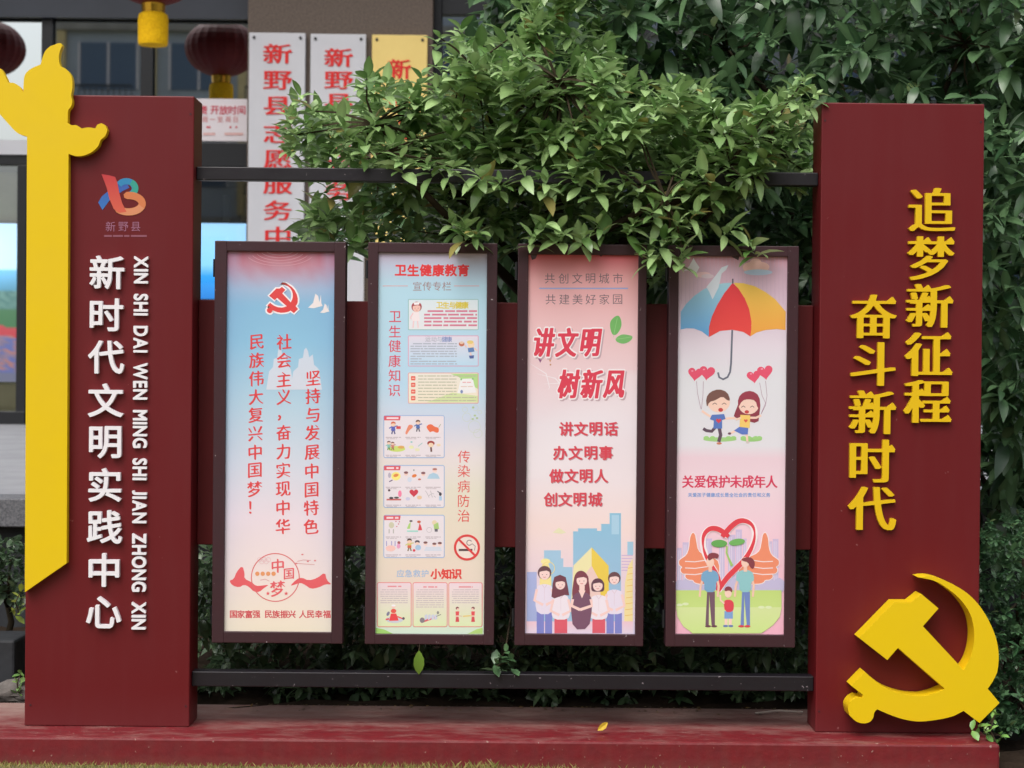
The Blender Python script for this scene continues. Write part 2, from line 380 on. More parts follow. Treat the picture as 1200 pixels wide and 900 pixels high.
# ---------------------------------------------------------------- printed artwork: flat sheets of ink, each a hair above the last
class Art:
    STEP = .00008
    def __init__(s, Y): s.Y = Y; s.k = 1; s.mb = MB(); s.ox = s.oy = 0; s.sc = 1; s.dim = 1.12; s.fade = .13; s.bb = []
    def org(s, ox, oy, scl): s.ox, s.oy, s.sc = ox, oy, scl; return s     # reading frame for the coordinates that follow
    def P(s, x, y):
        Y = s.Y-s.k*s.STEP; return U(s.ox+x/s.sc, s.oy+y/s.sc, Y)
    def col(s, c): return tuple(v*s.dim for v in C(*lerp(c, (226, 216, 222), s.fade)))  # inks mixed towards pale: haze over the prints painted into their colour
    def up(s, pts):
        """a new sheet of ink lies just above whatever it overlaps"""
        a0 = s.ox+min(p[0] for p in pts)/s.sc; a1 = s.ox+max(p[0] for p in pts)/s.sc; b0 = s.oy+min(p[1] for p in pts)/s.sc; b1 = s.oy+max(p[1] for p in pts)/s.sc
        k = 0
        for c0, c1, d0, d1, q in s.bb:
            if q > k and c0 < a1 and c1 > a0 and d0 < b1 and d1 > b0: k = q
        s.k = k+1; s.bb.append((a0, a1, b0, b1, s.k))
    def poly(s, pts, c, c2=None):
        s.up(pts); V = [s.P(x, y) for x, y in pts]
        T = tessellate_polygon([[Vector((x, -y, 0)) for x, y in pts]])
        F = []
        for t in T:
            a, b, d = [pts[i] for i in t]
            ar = (b[0]-a[0])*(d[1]-a[1])-(b[1]-a[1])*(d[0]-a[0])
            F.append(tuple(t) if ar < 0 else tuple(t[::-1]))
        if c2:
            ys = [p[1] for p in pts]; y0, y1 = min(ys), max(ys); a, b = s.col(c), s.col(c2)
            base = len(s.mb.v); s.mb.v += [tuple(v) for v in V]; s.mb.uc = True
            for f in F: s.mb.f.append(tuple(i+base for i in f)); s.mb.c.append(tuple(lerp(a, b, (pts[i][1]-y0)/(y1-y0+1e-9)) for i in f))
        else: s.mb.add(V, F, s.col(c))
    def rect(s, x0, y0, x1, y1, c, c2=None): s.poly([(x0, y0), (x1, y0), (x1, y1), (x0, y1)], c, c2)
    def rrect(s, x0, y0, x1, y1, r, c, c2=None):
        P = []
        for cx, cy, a0 in ((x1-r, y0+r, -90), (x1-r, y1-r, 0), (x0+r, y1-r, 90), (x0+r, y0+r, 180)):
            for a in (0, 30, 60, 90): t = rad(a0+a); P.append((cx+r*math.cos(t), cy+r*math.sin(t)))
        s.poly(P, c, c2)
    def ell(s, cx, cy, rx, ry, c, n=20, rot=0, c2=None):
        ca, sa = math.cos(rot), math.sin(rot)
        s.poly([(cx+rx*math.cos(t)*ca-ry*math.sin(t)*sa, cy+rx*math.cos(t)*sa+ry*math.sin(t)*ca) for t in [2*math.pi*i/n for i in range(n)]], c, c2)
    def line(s, pts, wd, c, closed=False):
        n = len(pts); L = []; R = []
        for i in range(n):
            a = pts[(i-1) % n] if (closed or i) else pts[i]; b = pts[(i+1) % n] if (closed or i < n-1) else pts[i]
            d = Vector((b[0]-a[0], b[1]-a[1])).normalized(); w_ = (wd[i] if isinstance(wd, list) else wd)/2
            L.append((pts[i][0]-d.y*w_, pts[i][1]+d.x*w_)); R.append((pts[i][0]+d.y*w_, pts[i][1]-d.x*w_))
        s.up(L+R); V = [s.P(*p) for p in L+R]; F = [(i, (i+1) % n, (i+1) % n+n, i+n) for i in range(n if closed else n-1)]
        s.mb.add(V, F, s.col(c))
    def ring(s, cx, cy, r, wd, c, n=36): s.line([(cx+r*math.cos(2*math.pi*i/n), cy+r*math.sin(2*math.pi*i/n)) for i in range(n)], wd, c, True)
    def text(s, ch, cx, cy, size, c, wx=1, skew=0, rise=0, **k):
        k.setdefault('N', 64); k.setdefault('tol', .006)
        V, F = glyph(ch, **k)
        P = [(cx+(x*wx+y*skew)*size, cy-(y+x*rise)*size) for x, y, z in V]; s.up(P); P = [s.P(*p) for p in P]; s.mb.add(P, F, s.col(c))
    def heart(s, cx, cy, r, c, rot=0):
        P = []
        for i in range(24):
            t = 2*math.pi*i/24; x = 16*math.sin(t)**3; y = -(13*math.cos(t)-5*math.cos(2*t)-2*math.cos(3*t)-math.cos(4*t))
            P.append((cx+(x*math.cos(rot)-y*math.sin(rot))*r/16, cy+(x*math.sin(rot)+y*math.cos(rot))*r/16))
        s.poly(P, c)
    def dashes(s, x0, x1, y, h, c, seed=0):
        R = random.Random(seed); x = x0
        while x < x1:
            l = min(R.uniform(6, 26)*h/2.6, x1-x); s.rect(x, y-h/2, x+l, y+h/2, c); x += l+h*R.uniform(.5, 1.2)
    def build(s, name, m, parent): return s.mb.build(name, m, parent)
def bgsheet(Y, x0, x1, z0, z1, fn, nx=14, nz=60):
    """the printed background of a poster: u,v in 0..1 (v from the top)"""
    mb = MB(); V = []; F = []; cols = []
    for j in range(nz+1):
        for i in range(nx+1): V.append((x0+(x1-x0)*i/nx, Y, z1-(z1-z0)*j/nz)); cols.append(fn(i/nx, j/nz))
    mb.v = V; mb.uc = True
    for j in range(nz):
        for i in range(nx):
            a = j*(nx+1)+i; f = (a, a+nx+1, a+nx+2, a+1); mb.f.append(f); mb.c.append(tuple(cols[q] for q in f))
    return mb

# ================================================================ SETTING
Zp = .12                                    # top of the red plinth
YF = 9.0                                    # building front
def slab(name, x0, x1, y0, y1, z0, z1, m, **k): return MB().box(x0, x1, y0, y1, z0, z1).build(name, m, **k)
Pe_x = U(1172, 870, -.18).x+.002
g = MB(); n = 60
def gz(x, y): return .0 if y < .3 else .03
g.add([(-150, -150, .03), (150, -150, .03), (150, .3, .03), (-150, .3, .03)], [(0, 1, 2, 3)])
g.add([(-150, 60, .86), (150, 60, .86), (150, 150, .86), (-150, 150, .86)], [(0, 1, 2, 3)])
ground = g.build('ground', mat('ground_earth', C(120, 112, 84), .95, .1, bump=.6, bscale=12, var=.6, vscale=5, var2=C(92, 96, 56))); tag(ground, kind='structure')
sp = MB(); nn_ = 40
sp.add([(Pe_x+.0+2.5*i/nn_, -.7+1.0*j/nn_, .036+.016*math.sin(i*1.7+j)*math.cos(j*2.3)+random.uniform(0, .012)) for j in range(nn_+1) for i in range(nn_+1)], [(j*(nn_+1)+i, j*(nn_+1)+i+1, (j+1)*(nn_+1)+i+1, (j+1)*(nn_+1)+i) for j in range(nn_) for i in range(nn_)]); o = sp.build('soil_patch', soil, smooth=True); tag(o, kind='structure')
bed = MB(); R0 = random.Random(3); nx, ny = 90, 24
V = [(-6+12*i/nx, .28+1.75*j/ny, .10+.10*j/ny+R0.uniform(-.02, .02)) for j in range(ny+1) for i in range(nx+1)]
F = [(j*(nx+1)+i, j*(nx+1)+i+1, (j+1)*(nx+1)+i+1, (j+1)*(nx+1)+i) for j in range(ny) for i in range(nx)]
bed.add(V, F); o = bed.build('soil_bed', soil, smooth=True); tag(o, kind='structure')
# terrace: paving rising gently to the building, granite edge in front
t = MB(); t.add([(-30, 2.0, .72), (30, 2.0, .72), (30, 14, .94), (-30, 14, .94)], [(0, 1, 2, 3)]); o = t.build('terrace_paving', paving); tag(o, kind='structure')
for i in range(24):
    x = -12+i*1.0
    e = MB().box(x+.004, x+.996, 1.72, 2.02, .63, .752).build('kerb_stone', granite, bevel=.006)
    if i == 0: kerb = e; kerb.name = 'kerb'; tag(kerb, kind='structure')
    else: e.parent = kerb; e.location = (0, 0, 0)
o = slab('retaining_wall', -12, 12, 1.80, 1.98, .0, .626, dark_stone); tag(o, kind='structure')

# ---------------------------------------------------------------- building with glass front
bx0 = -12.0; bx1 = 8.0
B = thing('building', 'building front of dark tinted glass with a brown stone pier behind the bushes', 'building', (0, YF, .85))
def X9(px): return U(px, 437, YF).x
def Z9(py, px=180): return U(px, py, YF).z
floorz = .846
pier = MB().box(X9(292), X9(505), YF-.25, YF+.3, floorz, 6.598).build('stone_pier', pier_stone, B, bevel=.008)
MB().box(bx0, bx1, YF-1.75, YF+5, 6.6, 6.9).build('canopy', concrete, B)
MB().box(bx0, bx1, YF+.1, YF+5, 6.903, 12).build('upper_storeys', concrete, B)
MB().box(bx0, bx1, YF+4.8, YF+5, floorz, 6.598).build('back_wall', interior, B)
MB().box(bx0, bx0+.2, YF+.3, YF+4.79, floorz, 6.59).build('side_wall', interior, B)
MB().box(bx1-.2, bx1, YF+.3, YF+4.79, floorz, 6.59).build('side_wall', interior, B)
def mull(x0, x1, z0, z1, y0=YF-.04, m=black_metal, nm='mullion'): return MB().box(x0, x1, y0, YF+.08, z0, z1).build(nm, m, B, bevel=.004)
zt0, zt1 = Z9(195), Z9(167)
mull(bx0, X9(292)-.003, zt0, zt1, nm='transom')
for a, b in ((47, 60), (163, 177)): mull(X9(a), X9(b), zt1+.003, 6.59)
mull(X9(20), X9(31), floorz, zt0-.003); mull(X9(178), X9(190), floorz, zt0-.003)
mull(X9(-60), X9(-50), floorz, zt0-.003); mull(bx0, X9(31), floorz, Z9(482, 10), y0=YF-.045, nm='door_rail')
MB().box(bx0, X9(292)-.003, YF-.1, YF-.042, Z9(24), 6.59).build('lintel', lintel_mat, B)
mull(X9(505)+.002, X9(514), floorz, 6.59); mull(X9(514)+.002, bx1, Z9(18, 550), 5.19, nm='lintel')
for i in range(6): mull(X9(590+i*160), X9(598+i*160), floorz, Z9(18, 550)-.003)
for a, b, z0, z1 in ((-200, 46, zt1, Z9(24)), (61, 162, zt1, Z9(24)), (178, 291, zt1, Z9(24)), (-300, 19, floorz, zt0), (32, 177, floorz, zt0), (191, 291, floorz, zt0), (515, 1700, floorz, Z9(18, 550))):
    q = MB(); x0, x1 = X9(a), X9(b); q.add([(x0, YF+.02, z0+.002), (x1, YF+.02, z0+.002), (x1, YF+.02, z1), (x0, YF+.02, z1)], [(0, 1, 2, 3)]); q.build('glass_pane', clear_glass if z1 == zt0 else glass, B)
# white strip above the left door, beige wall below the screen, counter indoors
MB().box(bx0, X9(33), YF-.06, YF-.043, Z9(182, 10), Z9(165, 10)).build('door_header', steel, B)
MB().box(bx0, X9(20), YF+.14, YF+.2, floorz, Z9(446, 10)).build('low_wall', cream_wall, B)
MB().box(X9(178), X9(291), YF+.5, YF+.9, floorz, Z9(352, 240)).build('counter', cream_wall, B)
for i, (px, wd) in enumerate(((240, 8), (262, 10), (276, 6))):
    MB().box(X9(px), X9(px+wd), YF+.9, YF+.95, floorz, Z9(215)).build('indoor_column', cream_wall if i else concrete, B)
MB().box(bx0, X9(22), YF+.16, YF+.2, Z9(262, 10), Z9(200, 10)).build('screen_surround', cream_wall, B)

# lit screens behind the glass (real displays: they give off light)
def screen(px0, px1, py0, py1, fn, label, Y):
    a = U(px0, py1, Y); b = U(px1, py0, Y)
    T = thing('display_screen', label, 'screen', ((a.x+b.x)/2, Y+.03, a.z))
    MB().box(a.x-.02, b.x+.02, Y+.004, Y+.06, a.z-.02, b.z+.02).build('screen_housing', black_metal, T)
    bgsheet(Y, a.x, b.x, a.z, b.z, fn, 30, 60).build('screen_picture', screen_mat, T); return T
RS = random.Random(5)
def street_picture(u, v):
    if v < .3: return lerp(C(190, 222, 245), C(205, 240, 248), v/.3)
    if v < .42: return lerp(C(110, 185, 225), C(70, 140, 165), (v-.3)/.12)
    if v < .55: return lerp(C(50, 105, 100), C(100, 140, 130), RS.random())
    e = .62+.10*(u-.6)
    if v < e: return C(58, 112, 70)
    if v < e+.06: return C(190, 60, 70)
    if v < .95: return lerp(C(130, 110, 130), RS.choice([C(60, 100, 170), C(190, 120, 90), C(120, 110, 130), C(140, 120, 140)]), .6)
    return C(110, 110, 130)
screen(-150, 20, 262, 446, street_picture, 'lit wall screen showing a street under blue sky at the left edge', YF+.09)
screen(205, 291, 262, 350, lambda u, v: stops([(0, C(170, 212, 240)), (.55, C(150, 205, 240)), (.7, C(60, 160, 220)), (1, C(40, 130, 205))], v), 'lit pale blue screen between the left sign pillar and the brown stone pier', YF+.12)

# hanging boards with red characters
def board(px0, px1, py0, m, label, text, ys, cx, sx, sy):
    a = U(px0, py0, YF-.30); b = U(px1, py0, YF-.30); z0 = U(px0, 500, YF-.30).z
    T = thing('name_board', label, 'sign board', ((a.x+b.x)/2, YF-.28, z0), 'vertical name boards hung on the stone pier')
    MB().box(a.x, b.x, YF-.30, YF-.252, z0, a.z).build('board_plate', m, T, bevel=.006)
    for k in range(2):
        for zz in (a.z-.04, z0+.04): MB().tube([((a.x+.04) if k else (b.x-.04), YF-.308, zz), ((a.x+.04) if k else (b.x-.04), YF-.299, zz)], .012, n=8).build('bolt', black_metal, T)
    s = SX(YF-.3)
    for ch, y in zip(text, ys): raised('character', ch, cx, y, YF-.30, sx*s, sy*s, .006, red_letter, T, nib=(.022, 0), off=-.002, serif=True)
board(292, 358, 38, steel, 'silver name board nearest the left pillar, tall red characters', '新野县志愿服务中心', [63, 94, 124, 156, 186, 216, 246.5, 277, 307], 325.5, 35, 25)
board(364, 429, 39.5, steel, 'silver name board in the middle of three, its lower half behind leaves', '新野县志愿服务', [67.5, 94, 120, 146.5, 172, 198, 224, 250], 397, 35, 23.5)
board(436, 501, 40.5, brass_sheet, 'pale yellow name board on the pier beside the bush', '新野县', [81, 117, 153], 468, 29, 25)

# notice behind the glass
a = U(225, 165, YF-.012); b = U(290, 116, YF-.012)
T = thing('opening_hours_notice', 'white opening hours notice with red characters stuck on the upper glass', 'notice', ((a.x+b.x)/2, YF, a.z))
MB().box(a.x, b.x, YF-.008, YF+.012, a.z, b.z).build('notice_sheet', paper_white, T)
ar = Art(YF-.012); ar.dim = 1
for ch, x in zip('费开放时间', (238, 251.5, 262, 272.5, 283)): ar.text(ch, x, 129, 11, (205, 60, 80), off=.015)
for ch, x in zip('周一至周日', (240, 249, 258, 267, 276)): ar.text(ch, x, 140, 7.5, (215, 120, 120))
for x in (243, 245.5, 270, 277): ar.ell(x, 149, 1.3, 1.3, (200, 50, 60), 10)
for x0, x1 in ((238, 252), (263, 285)): ar.dashes(x0, x1, 157, 3, (215, 165, 160), int(x0))
ar.build('notice_print', flat_print, T)

# ---------------------------------------------------------------- lanterns under the canopy
def lantern(px, label):
    Y = 7.4; c = U(px, -35, Y); s = SX(Y)
    T = thing('red_lantern', label, 'lantern', (c.x, Y, c.z), 'round red lanterns under the canopy')
    rx, rz = 53*s, 41*s; prof = []
    for i in range(17):
        t = -math.pi/2+math.pi*i/16; prof.append((max(rx*math.cos(t), .07*rx*2), rz*math.sin(t)))
    body = MB(); nn = 48; V = []; F = []
    for r, z in prof:
        for k in range(nn): f = 1+.012*math.cos(k*math.pi)*(1 if r > .1 else 0); V.append((c.x+r*f*math.cos(2*math.pi*k/nn), Y+r*f*math.sin(2*math.pi*k/nn), c.z+z))
    for i in range(16):
        for k in range(nn): F.append((i*nn+k, i*nn+(k+1) % nn, (i+1)*nn+(k+1) % nn, (i+1)*nn+k))
    body.add(V, F); body.build('lantern_body', lantern_red, T)
    for sg in (1, -1):
        MB().lathe((c.x, Y, c.z+sg*rz), [(0, .05*sg*-1), (.085, .05*sg*-1), (.09, 0), (.085, .06*sg), (0, .062*sg)], 24).build('metal_cap', brass, T)
    zb = c.z-rz-.05
    MB().lathe((c.x, Y, zb), [(.07, 0), (.105, -.02), (.112, -.06), (.11, -.22), (.106, -.245), (.0, -.25)], 28).build('tassel', tassel_yellow, T)
    MB().tube([(c.x, Y, c.z+rz+.05), (c.x, Y, 6.595)], .008, n=6).build('hanger', black_metal, T)
lantern(180, 'red lantern with yellow tassel hanging above the left sign pillar')
lantern(-160, 'red lantern with yellow tassel seen only as a reflection at the left edge')

# building across the street (seen mirrored in the upper panes)
OB = thing('opposite_building', 'grey building across the street mirrored in the upper glass panes', 'building', (-5, -38, 0))
MB().box(-15.5, 30, -44, -38, 0, 16).build('facade_wall', mat('render_wall', C(168, 176, 188), .8, .3, var=.4, vscale=.5), OB)
wp = mat('window_glass_far', C(70, 90, 116), .2, .5); winm = None
for j in range(4):
    MB().box(-15.55, 30.05, -38.0, -37.75, 3.3*j+3.0, 3.3*j+3.25).build('floor_band', concrete, OB)
    for i in range(0, 14, 2):
        bl = MB().box(-15+3.1*i, -12.6+3.1*i, -37.75, -37.0, 3.3*j+.05, 3.3*j+.2); bl.build('balcony', concrete, OB)
        rl = MB(); rl.box(-15+3.1*i, -12.6+3.1*i, -37.05, -37.0, 3.3*j+.95, 3.3*j+1.02)
        for q_ in range(13): rl.box(-15+3.1*i+q_*.198, -14.97+3.1*i+q_*.198, -37.05, -37.0, 3.3*j+.2, 3.3*j+.948)
        o = rl.build('balcony_railing', black_metal, OB); o['kind'] = 'stuff'
    for i in range(15): MB().box(-15.35+3.1*i, -15.05+3.1*i, -38.04, -37.8, 3.3*j+.02, 3.3*j+2.98).build('wall_pilaster', cream_wall, OB)
    for i in range(14):
        for q_ in (0, 1.0, 2.0): MB().box(-14.63+3.1*i+q_, -14.57+3.1*i+q_, -37.965, -37.9, 1.0+3.3*j, 2.6+3.3*j).build('window_bar', paper_white, OB)
        q = MB().box(0, 2.0, -38.02, -37.96, 0, 1.6) if winm is None else None
        if q: o = q.build('window', wp, OB); winm = o.data
        else: o = bpy.data.objects.new('window', winm); COL.objects.link(o); o.parent = OB
        o.location = Vector((-14.6+3.1*i, 0, 1.0+3.3*j))-Vector(OB.location)

# ================================================================ PLINTH AND STAND
P0 = U(-200, 868, -.18); Pe = U(1172, 870, -.18)
pl = MB().box(-3.2, Pe.x, -.18, .42, -.05, Zp).build('plinth', plinth_paint, bevel=.008)
tag(pl, 'long low dark red painted plinth carrying the sign stand, dusty on top', 'plinth')
ST = thing('sign_stand', 'dark red steel sign stand with two broad pillars joined by rails and a back panel', 'sign stand', (0, .08, Zp))
XL0, XL1, XR0, XR1, ZT, PD = -1.5824, -1.0339, 1.0532, 1.5966, 2.22, .1624
def pillar(x0, x1, label):
    r = bpy.data.objects.new('pillar', None)
    o = MB().box(x0, x1, 0, PD, Zp, ZT).build('pillar', red_paint, ST, bevel=.004, origin=((x0+x1)/2, 0, Zp)); o['label'] = label; bpy.data.objects.remove(r); return o
PLf = pillar(XL0, XL1, 'pillar with white lettering and the yellow column')
PRt = pillar(XR0, XR1, 'pillar with gold characters and yellow emblem')
def lettering(parent, text, xs, ys, wpx, hpx, m, depth, **k):
    s = SX(0)
    for i, (ch, y) in enumerate(zip(text, ys)):
        x = xs[0]+(xs[1]-xs[0])*i/(len(text)-1)
        raised('character', ch, x, y, 0, wpx*s, hpx*s, depth, m, parent, **k)
lettering(PLf, '新时代文明实践中心', (126.5, 122.5), [319.5, 369, 418.5, 469, 518, 568, 617, 667.5, 717], 42.5, 41, white_letter, .018, off=.018)
lettering(PRt, '追梦新征程', (1091, 1086), [246, 303, 358.5, 415, 470.5], 56, 56, gold_letter, .017, nib=(.034, 0), off=-.004, serif=True)
lettering(PRt, '奋斗新时代', (1022.5, 1021), [371, 426.5, 483, 540, 595.5], 56, 56, gold_letter, .017, nib=(.034, 0), off=-.004, serif=True)
# latin line, turned a quarter turn, reading downwards
s0 = SX(0); words = 'XIN SHI DAI WEN MING SHI JIAN ZHONG XIN'
adv = {}; 
for ch in set(words.replace(' ', '')):
    A = np.array([p for l in loops(ch) for p in l]); adv[ch] = A[:, 0].max()-A[:, 0].min()
em = 16.2/ .73; cond = .70
tot = sum((adv[c]*cond if c != ' ' else .30) for c in words)+.115*(len(words)-1)
em_y = (736.5-301)/tot; y = 301
for i, ch in enumerate(words):
    a_ = (adv[ch]*cond if ch != ' ' else .30)*em_y
    if ch != ' ':
        hh = np.array([p[1] for l in loops(ch) for p in l]); hk = .73/max(.73, hh.max()-hh.min())
        raised('letter', ch, 166.2-3.0*(y-301)/435, y+a_/2, 0, em_y*cond*s0, em*s0*hk, .014, white_letter, PLf, rot=-math.pi/2, off=.034)
    y += a_+.115*em_y

# small colour logo printed on the left pillar
ar = Art(-.0005); ar.org(0, 0, 3); ar.dim = .85; ar.STEP = .0002
def arcp(cx, cy, rx, ry, a0, a1, n=14): return [(cx+rx*math.cos(rad(a0+(a1-a0)*i/n)), cy+ry*math.sin(rad(a0+(a1-a0)*i/n))) for i in range(n+1)]
seg = [(352, 728), (372, 700), (392, 680), (415, 664)]
ar.poly([(345, 712), (360, 738), (384, 706), (404, 690), (430, 672), (455, 660), (440, 632), (410, 645), (380, 672), (358, 690)], (36, 70, 170), (30, 110, 200))
ar.line(arcp(444, 662, 30, 25, -150, 60), [22]*15, (22, 130, 190))
ar.line(arcp(446, 662, 30, 25, -60, 60), [21]*15, (28, 160, 140))
ar.line(arcp(452, 716, 48, 29, -110, 150, 20), [12]+[26]*19+[20], (225, 118, 60))
ar.line(arcp(452, 716, 48, 29, 20, 130, 12), [24]*13, (232, 140, 90))
ar.poly([(357, 612), (382, 616), (405, 622), (412, 640), (420, 680), (430, 715), (445, 745), (420, 748), (400, 735), (385, 700), (375, 660)], (206, 36, 44), (228, 84, 56))
ar.org(0, 0, 1)
for ch, x in zip('新野县', (129.5, 144.5, 159)): ar.text(ch, x, 265.5, 12.5, (158, 92, 122))
ar.dashes(122, 172, 276.5, 2.2, (140, 68, 88), 4)
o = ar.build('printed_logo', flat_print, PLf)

# yellow ceremonial column plate in front of the left pillar
H3 = [(205, 152), (214, 152), (219, 160), (211, 178), (207, 200), (208, 218), (213, 233), (232, 243), (248, 262), (254, 282), (254, 312), (250, 336), (254, 356), (250, 374), (240, 388), (238, 432), (252, 440), (268, 440), (286, 452), (310, 448), (335, 451), (342, 438), (356, 433), (370, 440), (377, 458), (370, 478), (354, 492), (346, 512), (326, 532), (300, 545), (270, 549), (241, 541)]
H = [(x/3, y/3) for x, y in H3]+[(78, 660), (29, 694)]
H3b = [(95, 480), (62, 468), (30, 436), (-5, 396), (-40, 350), (-70, 300), (-110, 262), (-140, 210), (-128, 178), (-100, 190), (-70, 226), (-40, 226), (0, 240), (15, 262), (28, 290), (50, 292), (68, 305), (82, 325), (83, 290), (88, 262), (108, 242), (143, 226), (150, 200), (160, 178), (178, 162), (192, 157)]
H += [(x/3, y/3) for x, y in H3b]
def rounded(P, k=4, lim=38):
    """finer outline: gentle turns become curves, real corners stay sharp"""
    P = [Vector(p) for p in P]; n = len(P); out = []
    def turn(i): a = P[i]-P[i-1]; b = P[(i+1) % n]-P[i]; return abs(math.degrees(a.angle(b, 0)))
    cor = [turn(i) > lim for i in range(n)]
    for i in range(n):
        a, b = P[i], P[(i+1) % n]; d = b-a
        ta = d if cor[i] else (b-P[i-1]).normalized()*d.length; tb = d if cor[(i+1) % n] else (P[(i+2) % n]-a).normalized()*d.length
        if cor[i] and cor[(i+1) % n]: out.append(tuple(a)); continue
        for j in range(k):
            t = j/k; q = a*(2*t**3-3*t*t+1)+ta*(t**3-2*t*t+t)+b*(-2*t**3+3*t*t)+tb*(t**3-t*t); out.append(tuple(q))
    return out
def traced(name, pts, Y0, Y1, m, parent, bev):
    pts = rounded(pts)
    W = [U(x, y, Y0) for x, y in pts]; o = prism([(p.x, p.z) for p in W], Y0, Y1).build(name, m, parent, bevel=bev); fix_normals(o); return o
traced('column_plate', H, -.032, -.002, yellow_paint, PLf, .002)
# hammer and sickle emblem on the right pillar
E0 = [(303, 396), (330, 393), (360, 399), (400, 417), (440, 444), (475, 485), (503, 540), (515, 590), (513, 640), (503, 665), (487, 690), (518, 727), (465, 780), (423, 748), (395, 762), (350, 772), (300, 776), (250, 766), (195, 744), (188, 752), (184, 768), (174, 778), (158, 781), (140, 776), (122, 760), (118, 738), (126, 722), (142, 711), (156, 714), (158, 706), (127, 682), (163, 645), (182, 662), (215, 686), (260, 703), (310, 709), (345, 702), (374, 690), (250, 582), (222, 614), (148, 556), (240, 462), (284, 462), (312, 440), (357, 478), (316, 525), (423, 640), (440, 610), (450, 570), (450, 530), (440, 492), (415, 455), (380, 425), (345, 405)]
EM = [(940+x/2.25, 500+y/2.25) for x, y in E0]
E2 = [(940+x/2.25+1.2, 500+y/2.25+.6) for x, y in E0]
o = traced('emblem', E2, -.09, -.004, yellow_paint, PRt, .0025)
for dx, dy in ((1060, 712), (1120, 800)):
    p = U(dx, dy, -.002); MB().tube([(p.x, -.02, p.z), (p.x, -.0005, p.z)], .008, n=8).build('stud', frame_paint, PRt)
# welded seams / screws on the pillars
for (x, par) in ((XL0+.02, PLf), (XL1-.012, PLf), (XR0+.012, PRt), (XR1-.012, PRt)):
    for zz in (.19, 2.16): MB().tube([(x, -.0015, zz), (x, .001, zz)], .0035, n=8).build('screw', frame_paint, par)

# rails and back panel between the pillars
def zat(py, px, Y): return U(px, py, Y).z
zr0, zr1 = zat(212.5, 420, .045), zat(197, 420, .045)
MB().box(XL1+.001, XR0-.001, .045, .095, zr0, zr1).build('top_rail', rail_paint, ST, bevel=.003)
zr0, zr1 = zat(806.5, 500, .035), zat(789, 500, .035)
MB().box(XL1+.001, XR0-.001, .035, .095, zr0, zr1).build('bottom_rail', rail_paint, ST, bevel=.003)
MB().box(XL1+.001, XR0-.001, .115, .145, zat(641.5, 600, .115), zat(354.5, 600, .115)).build('back_panel', panel_paint, ST, bevel=.003)

# ================================================================ DISPLAY CASES
CY = .03
ZC1, ZC0 = 1.743, .3973
CX = [(-.9666, -.5287), (-.4543, -.0217), (.047, .4785), (.5531, .9877)]
def case(i, label, tl, br, bgfn):
    x0, x1 = CX[i]
    a = U(tl[0], tl[1], CY+.012); b = U(br[0], br[1], CY+.012)      # printed area
    T = thing('display_case', label, 'display case', ((x0+x1)/2, CY+.04, ZC0), 'tall framed display cases on the stand')
    MB().box(x0+.004, x1-.004, CY+.02, CY+.082, ZC0+.004, ZC1-.004).build('case_back', frame_paint, T)
    for q0, q1 in ((x0, a.x), (b.x, x1)): MB().box(q0, q1, CY, CY+.07, ZC0, ZC1).build('frame_stile', frame_paint, T, bevel=.0025)
    for q0, q1 in ((a.z, ZC1-.0004), (ZC0+.0004, b.z)): MB().box(a.x-.001, b.x+.001, CY+.0008, CY+.069, q0, q1).build('frame_rail', frame_paint, T, bevel=.0025)
    for q in (ZC1-.06, ZC0+.12): MB().tube([(x0-.004, CY+.03, q), (x0-.004, CY+.03, q-.06)], .006, n=8).build('hinge', black_metal, T)
    Yp = CY+.012
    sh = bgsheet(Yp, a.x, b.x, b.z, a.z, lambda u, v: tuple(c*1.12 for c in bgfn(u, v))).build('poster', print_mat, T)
    ar = Art(Yp-.0001); return T, sh, ar
RED = (214, 46, 50)
def vtext(ar, s, x0, x1, ys, size, c, **k):
    n = len(s)
    for i, ch in enumerate(s): ar.text(ch, x0+(x1-x0)*i/max(1, n-1), ys[i] if isinstance(ys, (list, tuple)) else ys, size, c, **k)
def htext(ar, s, x0, x1, y, size, c, **k):
    for i, ch in enumerate(s): ar.text(ch, x0+(x1-x0)*i/max(1, len(s)-1), y, size, c, **k)
def fill_ys(a, b, n): return [a+(b-a)*i/(n-1) for i in range(n)]
def head_face(ar, x, y, r, hair, skin=(238, 190, 178), long=0, smile=True):
    if long: ar.rrect(x-r*1.15, y-r*.6, x+r*1.15, y+r*(1+long), r*.5, hair)
    ar.ell(x, y, r*1.12, r*1.12, hair, 16); ar.ell(x, y+r*.22, r*.86, r*.92, skin, 16)
    ar.poly([(x-r*.95, y-r*.1), (x-r*.8, y-r*.8), (x, y-r*1.1), (x+r*.8, y-r*.8), (x+r*.95, y-r*.1), (x+r*.3, y-r*.35), (x-r*.4, y-r*.25)], hair)
    if smile:
        ar.ell(x-r*.35, y+r*.3, r*.09, r*.06, (80, 40, 50), 8); ar.ell(x+r*.35, y+r*.3, r*.09, r*.06, (80, 40, 50), 8)
        ar.line([(x-r*.22, y+r*.68), (x, y+r*.76), (x+r*.22, y+r*.68)], r*.09, (200, 90, 90))
def emblem_pts(x0, y0, w, h):
    xs = [p[0] for p in E0]; ys = [p[1] for p in E0]; a, b, c, d = min(xs), max(xs), min(ys), max(ys)
    return [(x0+(x-a)/(b-a)*w, y0+(y-c)/(d-c)*h) for x, y in E0]

